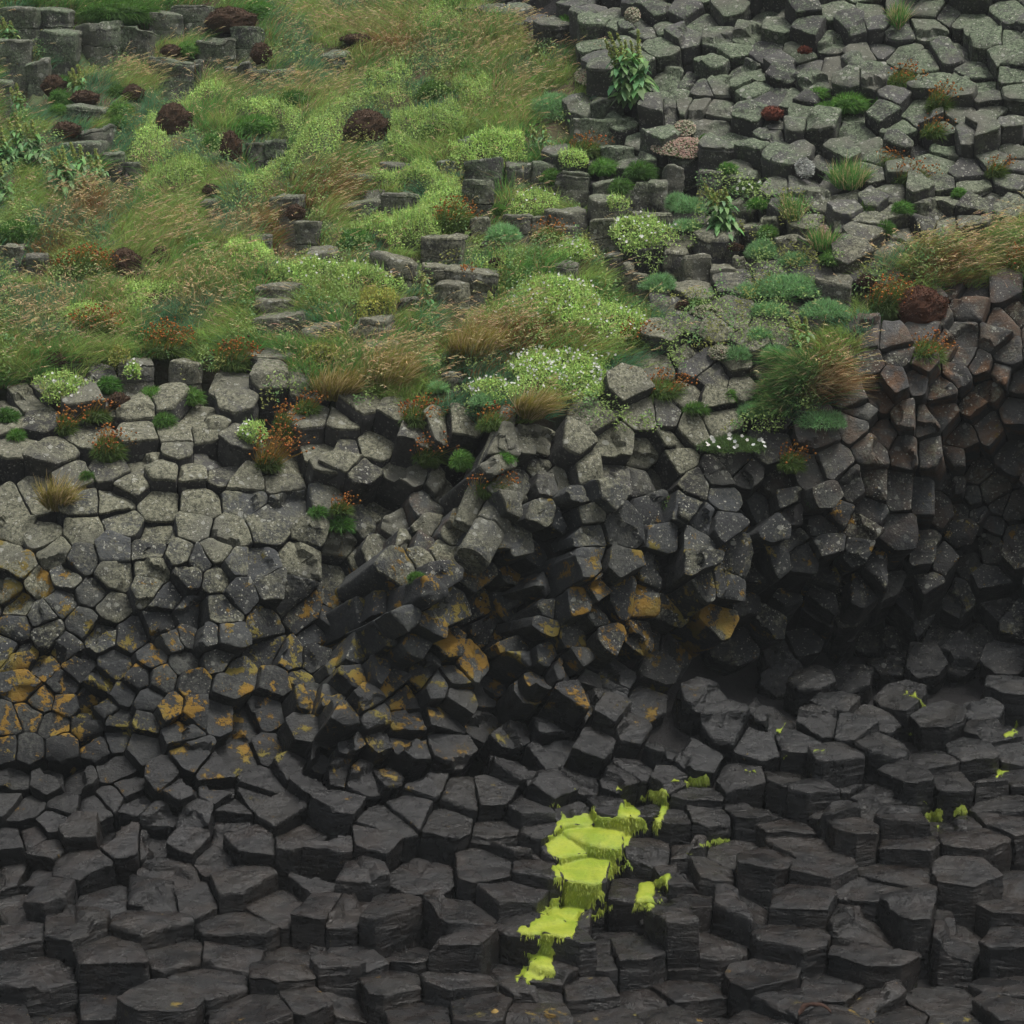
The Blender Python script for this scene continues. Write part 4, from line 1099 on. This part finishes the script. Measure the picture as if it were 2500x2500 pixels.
MATS = ['470 590 520 520 560 450 600 410 680 390 720 400 600 440 585 480 600 540 660 590 650 610 560 640 500 600', '520 700 560 660 640 620 740 610 760 640 750 700 640 730 560 720',
    '870 420 960 385 1060 400 1140 440 1160 480 1100 500 1040 470 940 440 880 450',
    '910 700 930 640 1000 600 1080 560 1130 500 1200 450 1240 400 1300 350 1420 340 1540 360 1580 390 1480 420 1340 400 1310 470 1300 530 1260 600 1160 610 1060 640 1020 720 960 770 920 760',
    '1480 470 1560 430 1680 400 1740 420 1740 470 1640 500 1560 540 1540 600 1460 590 1490 530', '1680 560 1780 530 1900 500 1990 505 1990 575 1820 595 1700 590',
    '1330 690 1440 650 1600 630 1740 650 1770 690 1740 760 1680 800 1640 880 1540 930 1420 900 1330 850 1400 830 1560 790 1640 740 1590 690 1460 690',
    '840 940 940 900 1060 930 1080 970 980 1000 870 990', '440 1150 560 1100 640 1080 720 1100 600 1150 500 1190', '1380 300 1480 250 1560 310 1440 345', '1730 330 1820 285 1890 340 1850 430 1760 400',
    '1560 70 1690 20 1750 80 1640 120', '620 340 760 310 860 330 820 370 700 385', '250 1180 360 1150 420 1200 330 1240 240 1230', '1760 1010 1850 960 1930 980 1900 1010 1800 1015', '1090 830 1180 860 1150 900 1085 880']
for t in MATS: mat_poly(pl(t), np.array(CAM_C) * RNG.uniform(.82, 1.12))
mat_poly(pl('1010 1020 1080 980 1200 970 1290 1000 1280 1040 1150 1060 1040 1050'), CAM_C, 26); mat_poly(pl('1260 1060 1320 1010 1430 990 1530 1040 1550 1070 1400 1090 1300 1080'), CAM_C, 24)
mat_poly(pl('1310 1160 1400 1115 1500 1130 1490 1175 1340 1185'), (.34, .35, .075), 0, 'yellowmat')
for q in tile(825, 0, '1330,920,85,40 1560,1175,60,30'): mat_plant(*q, color=np.array(CAM_C) * RNG.uniform(.8, 1.15))
for q in tile(0, 825, '1800,110,140,50 650,140,55,30'): mat_plant(*q, color=(.28, .30, .07), kind='yellowmat')
for q, w in zip(tile(825, 0, '1310,1380,125,75 1660,1340,155,90 1060,1130,135,60 1180,1660,270,140 1500,1790,210,100') + tile(825, 825, '1240,215,300,120 870,300,130,40') + tile(0, 825, '350,320,120,75 1410,570,75,52 740,235,42,32'),
                (28, 45, 14, 75, 40, 200, 30, 18, 12, 8)):
    mat_plant(*q, color=np.array(CAM_C) * RNG.uniform(.85, 1.1), white=w)
for q in tile(825, 0, '1200,600,135,130 920,1290,92,72 1780,1570,95,75 1880,1120,55,80') + tile(1650, 0, '70,1140,95,72 480,1390,95,82 660,1440,85,62 620,1590,185,105 380,1620,85,62 520,1720,105,62 830,1720,135,72 460,1860,75,60 60,1250,85,42') \
        + tile(825, 825, '480,140,105,72 840,345,105,52 560,275,52,42') + tile(1650, 825, '800,450,135,85 420,400,85,62 340,90,75,62 560,80,80,50'):
    feathery(*q, color=np.array([.22, .40, .17]) * RNG.uniform(.85, 1.2))
for q, d in zip(tile(1650, 0, '400,1045,95,45') + tile(1650, 825, '300,590,195,62'), (9, 22)): feathery(*q, daisies=d, color=(.10, .17, .05))
for q, sp in zip(tile(0, 0, '450,410,60,110 300,130,60,85 50,100,75,95 40,790,60,125 130,760,55,140 220,780,55,135 370,920,75,150 470,880,60,125 560,900,60,110 110,430,60,100 20,980,60,110'), (3, 3, 3, 2, 2, 2, 3, 2, 2, 2, 2)):
    dock(*q, spikes=sp)
for q, sp, lv in zip(tile(825, 0, '1640,370,150,185 490,1540,40,110 860,1610,35,85 1130,730,110,90') + tile(1650, 0, '270,1150,90,140 720,1830,90,120'), (6, 1, 1, 2, 5, 3), (1.6, .4, .3, 1.0, 1.3, .5)):
    dock(*q, spikes=sp, leafy=lv)
for q in tile(1650, 825, '640,130,110,55 720,210,110,70 620,270,95,75 590,380,75,55'): tussock(*q, color=(.13, .28, .075), tanw=.18, ln=.22, lean=(-.55, -.7, -.25), n=1500, kind='bigtussock')
for q in tile(1650, 825, '830,280,120,60'): tussock(*q, color=TAN * .8, tanw=.3, ln=.26, lean=(.5, -.7, -.1), kind='tantussock', tint2=BROWN)
for q in tile(1650, 0, '650,1180,65,55 820,1360,85,42 960,1000,115,62 1230,110,45,60'): tussock(*q, ln=.2, tanw=.25, lean=(0, -.3, 0), kind='tuft')
for q in tile(0, 825, '320,910,95,60 1870,300,130,60') + tile(825, 825, '290,200,125,100 1080,400,105,62 750,60,160,60'): tussock(*q, color=OCHRE * .75 + LIME * .3, tanw=.3, ln=.26, lean=(.3, -.5, 0), kind='tuft')
def lichen_clump(px, py, rx, ry):
    N = 900; x, y = disc_pts(N); qx = px + x * rx; qy = py + y * ry; b = surf(qx, qy); n = surf_normal(qx, qy)
    A = Acc(); leaves(A, b + n * RNG.uniform(.01, .07, N)[:, None], RNG.normal(0, 1, (N, 3)) + n, RNG.uniform(.012, .035, N), rcol(np.array([.42, .43, .40]), N, .2, .02), .5)
    reg(link('lichen_clump', A, M_PETAL, np.median(b, 0), smooth=False), 'lichen', px, py)
for q in tile(1650, 0, '720,955,52,46'): lichen_clump(*q)
for q, pk in zip(tile(825, 0, '1400,140,82,36 1400,430,82,52 1850,830,112,42 1640,90,42,42 1090,220,40,30') + tile(1650, 0, '60,830,122,58 50,720,62,42 240,1310,102,36 820,1290,32,26 170,1740,92,32') + tile(1650, 825, '240,90,60,40'), (.2, .2, .5, .1, .1, .8, .2, .3, .8, .15, .1)):
    stonecrop(*q, pink=pk)

def ground_cover():
    M = 210000
    cx = RNG.uniform(-350, 2850, M); cy = RNG.uniform(-200, 1060, M)
    g = px_noise(cx, cy, 1 / 75, 91) + .5 * px_noise(cx, cy, 1 / 28, 92)
    ledge = (np.exp(-((cx - 1740) / 330) ** 2 - ((cy - 640) / 210) ** 2) > .4) | ((cy > 850) & (cy < 1010) & (cx < 1350)) | ((cy > 780) & (cy < 1080) & (cx > 1350) & (cx < 1950))
    vg = veg(cx, cy); k = block_free(cx, cy) & ((vg & (g > .0)) | (~vg & ledge & (g > np.where((cx > 1380) & (cy < 860), .08, .33))))
    cx, cy, g = cx[k], cy[k], g[k]; N = len(cx)
    b, n = sheet(cx, cy); b = np.where(veg(cx, cy)[:, None], b, surf(cx, cy) - n * .06); p = b + n * (.05 + .26 * np.clip(g, 0, .6) * RNG.random(N) + .05 * RNG.random(N))[:, None]
    u = px_noise(cx, cy, 1 / 55, 93)
    c = np.where((u > .15)[:, None], np.array([.24, .34, .10]), np.where((u > -.25)[:, None], np.array([.14, .26, .085]), np.array([.22, .24, .06]))) * (1 + RNG.normal(0, .22, (N, 1)))
    A = Acc(); leaves(A, p, unit(n * .4 + np.array([0, -.3, .6]) + RNG.normal(0, .5, n.shape)), RNG.uniform(.014, .032, N), np.clip(c, .01, 1))
    tag(link('ground_cover', A, M_LEAF, (0, 22, 4), smooth=False), 'low leafy herbs growing through the grass', 'ground cover', kind='stuff')
sward(); ground_cover()
# small finds: a limpet on the lowest step and a scrap of kelp
def on_rock(px, py):
    h, n, _, _ = BVH.ray_cast(Vector(CAM), Vector(unit(ray(np.array(float(px)), np.array(float(py)))))); return np.array(h), np.array(n)
h, n = on_rock(1209, 2470)
A = Acc(); rr = np.linspace(0, 1, 6); th = np.linspace(0, 6.283, 18, endpoint=False)
V = np.array([h + np.array([.026 * r * math.cos(t) * (1 + .05 * math.sin(t * 7)), .022 * r * math.sin(t), .022 * (1 - r ** 1.4) - .002]) for r in rr for t in th])
f = np.array([[i * 18 + k, (i + 1) * 18 + k, (i + 1) * 18 + (k + 1) % 18, i * 18 + (k + 1) % 18] for i in range(5) for k in range(18)])
A.add(V, f, np.array([[.33, .22, .07]])); tag(link('limpet', A, M_PETAL, h), 'single ochre limpet shell on the lowest wet steps', 'limpet')
h, n = on_rock(1985, 2478)
A = Acc(); t = np.linspace(0, 1, 14)
cl = h + np.stack([-.09 + .2 * t, -.01 + .02 * np.sin(t * 9), .012 + .065 * np.sin(t * 3.1)], -1); wd = (.012 + .016 * np.exp(-((t - .12) / .1) ** 2))[:, None] * np.array([0, .7, .7])
V = np.stack([cl - wd, cl + wd, cl + wd + np.array([0, -.004, .004]), cl - wd + np.array([0, -.004, .004])], 1).reshape(-1, 3)
f = np.array([[4 * i + k, 4 * i + (k + 1) % 4, 4 * i + 4 + (k + 1) % 4, 4 * i + 4 + k] for i in range(13) for k in range(4)] + [[0, 1, 2, 3], [55, 54, 53, 52]])
A.add(V, f, np.array([[.045, .026, .02]])); tag(link('kelp_stalk', A, M_DEAD, h), 'curved reddish brown kelp stalk on the lowest steps', 'kelp')
KINDS = {
    'lichen': ('pale grey branching lichen clump on dark rock', 'lichen', None),
    'brown': ('dark brown dead cushion', 'dead cushion', 'brown dead cushions on the slope'), 'bigbrown': ('big rounded reddish brown dead cushion', 'dead cushion', None), 'red': ('small rust red cushion', 'dead cushion', 'red cushions on lichened rock'),
    'moss': ('rounded green thrift cushion', 'thrift', 'green thrift cushions'), 'thrift': ('green thrift with orange heads', 'thrift', 'thrift with orange heads'), 'stalky': ('thrift with tall tan flower stalks', 'thrift', None),
    'campion': ('pale green leafy mat', 'ground plant', 'pale green leafy mats'), 'campion_white': ('leafy mat dotted with white flowers', 'ground plant', 'white flowered mats'), 'yellowmat': ('yellow-green leafy mat', 'ground plant', 'yellow-green mats'),
    'mayweed': ('feathery blue-green bush', 'feathery plant', 'feathery bushes'), 'mayweed_white': ('feathery bush topped with white daisies', 'feathery plant', 'feathery bushes'),
    'dock': ('tall dock plant with seed spikes', 'dock plant', 'dock plants'), 'bigtussock': ('drooping green grass tussock over rock', 'grass tussock', 'drooping tussocks over the rocks'), 'tantussock': ('tan dead grass hanging under the green tussock', 'grass tussock', None),
    'tuft': ('tuft of upright grass', 'grass tussock', 'grass tufts'), 'stonecrop': ('low pale flowering stonecrop', 'stonecrop', 'stonecrop patches')}
byk = {}
for t in PLANTS: byk.setdefault(t[1], []).append(t)
for k, l in byk.items():
    lab, cat, grp = KINDS[k]
    if len(l) == 1: tag(l[0][0], lab, cat, grp); continue
    for (o, _, x, y), p in zip(l, place_phrases([(t[2], t[3]) for t in l])): tag(o, f'{lab}, {p}', cat, grp)

# ------------------------------------------------------------------ green algae draped over the wet steps
def drape(name, polys, label, thick=.022, step=3.2, shag=0, holes=()):
    xs = [p[0] for q in polys for p in q]; ys = [p[1] for q in polys for p in q]
    gx = np.arange(min(xs) - 9, max(xs) + 9, step); gy = np.arange(min(ys) - 9, max(ys) + 9, step)
    X, Y = np.meshgrid(gx, gy)
    wx = X + 7 * px_noise(X, Y, 1 / 17, 71) + 4 * px_noise(X, Y, 1 / 7, 73); wy = Y + 7 * px_noise(X, Y, 1 / 15, 72) + 6 * px_noise(X, Y * .12, 1 / 6.0, 76)
    ins = np.zeros(X.shape, bool)
    for q in polys: ins |= in_poly(q, wx, wy)
    for q in holes: ins &= ~in_poly(q, wx, wy)
    R = unit(ray(X, Y)); Pt = np.zeros(X.shape + (3,)); Nn = np.zeros_like(Pt); ok = np.zeros(X.shape, bool)
    # erode-distance for a rounded rim
    dist = np.zeros(X.shape); cur = ins.copy()
    for k in range(6):
        dist += cur; cur = cur & np.roll(cur, 1, 0) & np.roll(cur, -1, 0) & np.roll(cur, 1, 1) & np.roll(cur, -1, 1)
    for j in range(X.shape[0]):
        for i in range(X.shape[1]):
            if not ins[j, i]: continue
            h, n, _, _ = BVH.ray_cast(Vector(CAM), Vector(R[j, i]))
            if h is None: continue
            Pt[j, i] = h; Nn[j, i] = n; ok[j, i] = True
    toc = -R
    rim = np.minimum(dist / 4.0, 1) ** .6
    lump = .6 + .8 * (fbm(Pt, 16, 88) * .5 + .5) + .35 * noise3(Pt, 60, 89)
    up = unit(Nn * .7 + toc * .5 + np.array([0, 0, .25]))
    T = Pt + up * (thick * rim * lump - .004)[..., None]
    for _ in range(3):      # a wet film bridges small steps and rounds them off
        w = ok.astype(float)[..., None]; acc_ = T * w; cnt = w.copy()
        for ax_, sh in ((0, 1), (0, -1), (1, 1), (1, -1)):
            wn = np.roll(w, sh, ax_) * (np.linalg.norm(np.roll(T, sh, ax_) - T, axis=-1, keepdims=True) < .14)
            acc_ = acc_ + np.roll(T, sh, ax_) * wn; cnt = cnt + wn
        T = np.where(ok[..., None], acc_ / np.maximum(cnt, 1), T)
    Bm = Pt - up * .012
    ids = -np.ones(X.shape, int); ids[ok] = np.arange(ok.sum()); n = int(ok.sum())
    if n < 4: return
    a, b, c, d = ids[:-1, :-1], ids[:-1, 1:], ids[1:, 1:], ids[1:, :-1]
    gap = np.maximum(np.linalg.norm(Pt[:-1, :-1] - Pt[1:, 1:], axis=-1), np.linalg.norm(Pt[:-1, 1:] - Pt[1:, :-1], axis=-1))
    m = (a >= 0) & (b >= 0) & (c >= 0) & (d >= 0) & (gap < .35)
    F = np.stack([a[m], d[m], c[m], b[m]], -1)
    V = np.concatenate([T[ok], Bm[ok]])
    # skirt along the open rim
    E = {}
    for f in F:
        for k in range(4):
            e = (f[k], f[(k + 1) % 4])
            if (e[1], e[0]) in E: del E[(e[1], e[0])]
            else: E[e] = 1
    S = np.array([[e[1], e[0], e[0] + n, e[1] + n] for e in E]) if E else np.zeros((0, 4), int)
    A = Acc(); A.add(V, np.concatenate([F, S]), np.array([[1., 1, 1]]))
    base = V.mean(0); base[2] = V[:, 2].min()
    o = tag(link(name, A, M_ALGAE, base, smooth=True), label, 'algae', 'bright green algae on the wet rocks')
    nf = min(4200, n * 2)
    if n < 60: return
    q = RNG.integers(0, n, nf); p = T[ok][q]; un = up[ok][q]; edge = 1 - rim[ok][q]
    flat = np.clip(un[:, 2:3], 0, 1)
    down = np.array([0, -.35, -1.0]) - un * (np.array([0, -.35, -1.0]) @ un.T)[:, None]
    A2 = Acc(); blades(A2, p - un * .003, unit(unit(down) + un * .22 + RNG.normal(0, .35, (nf, 3))), RNG.uniform(.006, .016, nf) * (1 + 1.2 * (1 - flat[:, 0])), .006, np.array([0, -.1, -.35]) * np.ones((nf, 1)), np.array([1., 1, 1]), 2)
    link('strands', A2, M_ALGAE, base, o, smooth=False)
def tp(ox, oy, s):
    return pts(ox, oy, s)
ox, oy = 825, 1650
drape('green_algae', [
    tp(ox, oy, '1150,900 1190,870 1240,770 1320,770 1400,740 1410,700 1440,720 1450,770 1530,790 1570,680 1610,670 1680,760 1730,840 1640,890 1590,980 1650,1060 1560,1090 1480,1130 1470,1180 1500,1240 1390,1310 1330,1400 1320,1450 1240,1450 1210,1480 1200,1600 1210,1680 1090,1700 960,1690 1000,1640 1060,1600 1070,1560 1030,1530 1100,1530 1120,1430 1060,1460 1010,1450 990,1400 1050,1370 1120,1330 1180,1250 1250,1200 1200,1130 1180,1070 1230,1010 1160,1000'),
    tp(ox, oy, '1380,1330 1480,1260 1580,1270 1500,1290 1400,1360'), tp(ox, oy, '1155,700 1230,705 1255,760 1235,830 1215,810 1235,755 1215,725')],
    'bright yellow-green algae sheet running down the black steps', thick=.014, holes=[tp(ox, oy, '1545,1015 1600,1030 1590,1060 1560,1050'), tp(ox, oy, '1375,1310 1440,1250 1490,1250 1400,1320')])
drape('green_algae', [tp(ox, oy, '1635,1200 1660,1150 1740,1140 1800,1110 1850,1090 1845,1170 1790,1170 1800,1260 1740,1310 1640,1280 1650,1230')], 'fan of green algae hanging over a step right of the sheet', thick=.028,
      holes=[tp(ox, oy, '1765,1190 1790,1190 1785,1270 1760,1270')])
drape('green_algae', [tp(ox, oy, '1660,680 1710,640 1800,620 1840,640 1840,720 1800,790 1780,860 1740,860 1760,780 1780,730 1740,690')], 'curled strand of green algae at upper right of the sheet', thick=.024)
drape('green_algae', [tp(ox, oy, '1540,600 1560,590 1590,640 1580,665 1545,640')], 'short green algae tuft above the sheet', thick=.022)
drape('green_algae', [tp(ox, oy, '1830,570 1870,560 1905,590 1860,605 1830,595')], 'small lime algae patch beside the wet ledge top', thick=.022)
drape('green_algae', [tp(ox, oy, '1285,615 1325,620 1325,640 1290,640')], 'tiny algae dab left of the short tuft', thick=.018)
ox = 1650
for s, lab in (('1380,790 1420,745 1470,740 1495,760 1470,800 1400,810', 'rounded algae blob on a ledge at right'), ('1550,760 1560,735 1600,720 1620,755 1590,765', 'smaller algae blob right of the rounded one'),
               ('1370,690 1395,700 1410,740 1385,730', 'narrow algae strand above the rounded blob'), ('1430,840 1465,840 1455,862 1435,858', 'algae dot below the rounded blob'),
               ('130,925 220,915 280,885 300,885 295,915 230,930 135,945', 'long thin algae strip along a ledge edge'), ('30,990 85,985 85,997 40,1000', 'short algae sliver left of the ledge strip'),
               ('40,560 180,545 190,570 170,610 60,600', 'ragged algae band at the foot of the dark rocks'), ('360,515 470,520 470,540 400,540', 'flat algae streak right of the ragged band'),
               ('1250,85 1330,95 1385,160 1365,165 1320,115 1255,95', 'curved algae line high on the wet rocks'), ('545,310 610,262 622,275 605,300 555,325', 'slanting algae dash in the middle of wet rocks'),
               ('590,455 620,440 630,460 600,472', 'algae speck below the slanting dash'), ('740,430 850,405 850,418 770,440', 'faint algae streak on a brown ledge'),
               ('1815,320 1870,300 1880,245 1895,250 1893,300 1932,300 1880,340 1820,330', 'forked algae patch at the right edge'), ('1775,545 1800,500 1860,535 1800,555', 'algae patch under the rounded boulder at right'),
               ('1275,320 1300,305 1310,338', 'small algae wedge beside the mustard stained block'), ('1150,650 1195,648 1195,660 1155,662', 'thin algae dash left of the rounded blob'),
               ('1380,1030 1450,1050 1455,1060 1400,1045', 'algae thread on the right hand terrace'), ('1400,435 1445,430 1445,445 1405,445', 'algae dash under the mustard stained block')):
    drape('green_algae', [tp(ox, oy, s)], lab, thick=.02, step=2.6)

# ------------------------------------------------------------------ haze, sky, sun, camera
lo = G.reshape(-1, 3).min(0); hi = G.reshape(-1, 3).max(0)
me = bpy.data.meshes.new('haze')
x0, x1, y0, y1, z0, z1 = lo[0] - 2, hi[0] + 2, -3.0, hi[1] + 3, lo[2] - 1.5, max(hi[2], CAM[2]) + 1.2
me.from_pydata([(x, y, z) for x in (x0, x1) for y in (y0, y1) for z in (z0, z1)], [], [(0, 1, 3, 2), (4, 6, 7, 5), (0, 4, 5, 1), (2, 3, 7, 6), (0, 2, 6, 4), (1, 5, 7, 3)])
hz = bpy.data.objects.new('haze', me); COL.objects.link(hz); tag(hz, 'thin pale sea mist over the slope', 'haze', kind='stuff')
m, nt, out = new_mat('sea_mist'); pv = nt.nodes.new('ShaderNodeVolumePrincipled'); pv.inputs['Color'].default_value = (.86, .92, .94, 1); pv.inputs['Density'].default_value = .0008; pv.inputs['Anisotropy'].default_value = .0
nt.links.new(pv.outputs[0], out.inputs['Volume']); me.materials.append(m)

SUN_EL, SUN_AZ = math.radians(72), math.radians(105)      # azimuth measured clockwise from +Y
w = bpy.data.worlds.new('World'); SC.world = w; w.use_nodes = True; nt = w.node_tree
bg = nt.nodes['Background']; sky = nt.nodes.new('ShaderNodeTexSky'); sky.sky_type = 'NISHITA'; sky.sun_disc = False
sky.sun_elevation = SUN_EL; sky.sun_rotation = SUN_AZ; sky.air_density = 1.6; sky.dust_density = 6; sky.ozone_density = 1
hs = nt.nodes.new('ShaderNodeHueSaturation'); hs.inputs['Saturation'].default_value = .35
nt.links.new(sky.outputs[0], hs.inputs['Color']); nt.links.new(hs.outputs[0], bg.inputs['Color']); bg.inputs['Strength'].default_value = .062
sl = bpy.data.lights.new('sun', 'SUN'); sl.energy = 1.5; sl.angle = math.radians(18); sl.color = (1, .97, .92)
so = bpy.data.objects.new('sun', sl); COL.objects.link(so)
sd = Vector((math.sin(SUN_AZ) * math.cos(SUN_EL), math.cos(SUN_AZ) * math.cos(SUN_EL), math.sin(SUN_EL)))
so.rotation_euler = (-sd).to_track_quat('-Z', 'Y').to_euler()

cd = bpy.data.cameras.new('camera'); cam = bpy.data.objects.new('camera', cd); COL.objects.link(cam)
cd.sensor_fit = 'AUTO'; cd.angle = FOV; cd.clip_end = 500; cd.clip_start = .1
cam.location = Vector(CAM); cam.rotation_euler = (math.radians(90) + PITCH, 0, 0)
SC.camera = cam
SC.view_settings.view_transform = 'Standard'; SC.view_settings.look = 'None'; SC.view_settings.exposure = 1.12; SC.view_settings.gamma = 1
cy = SC.cycles if hasattr(SC, 'cycles') else None
SC.render.engine = 'CYCLES'
SC.cycles.max_bounces = 5; SC.cycles.diffuse_bounces = 3; SC.cycles.glossy_bounces = 2; SC.cycles.transmission_bounces = 3; SC.cycles.volume_bounces = 1
SC.cycles.use_adaptive_sampling = True; SC.cycles.adaptive_threshold = .02
SC.cycles.use_denoising = True
try:
    SC.cycles.denoiser = 'OPENIMAGEDENOISE'; SC.cycles.denoising_input_passes = 'RGB_ALBEDO_NORMAL'
except Exception: pass
print('columns', len(COLUMNS), 'solo', len(solo), 'blocks', len(blocks), 'plants', len(PLANTS), 'depth range', DF.min(), DF.max())
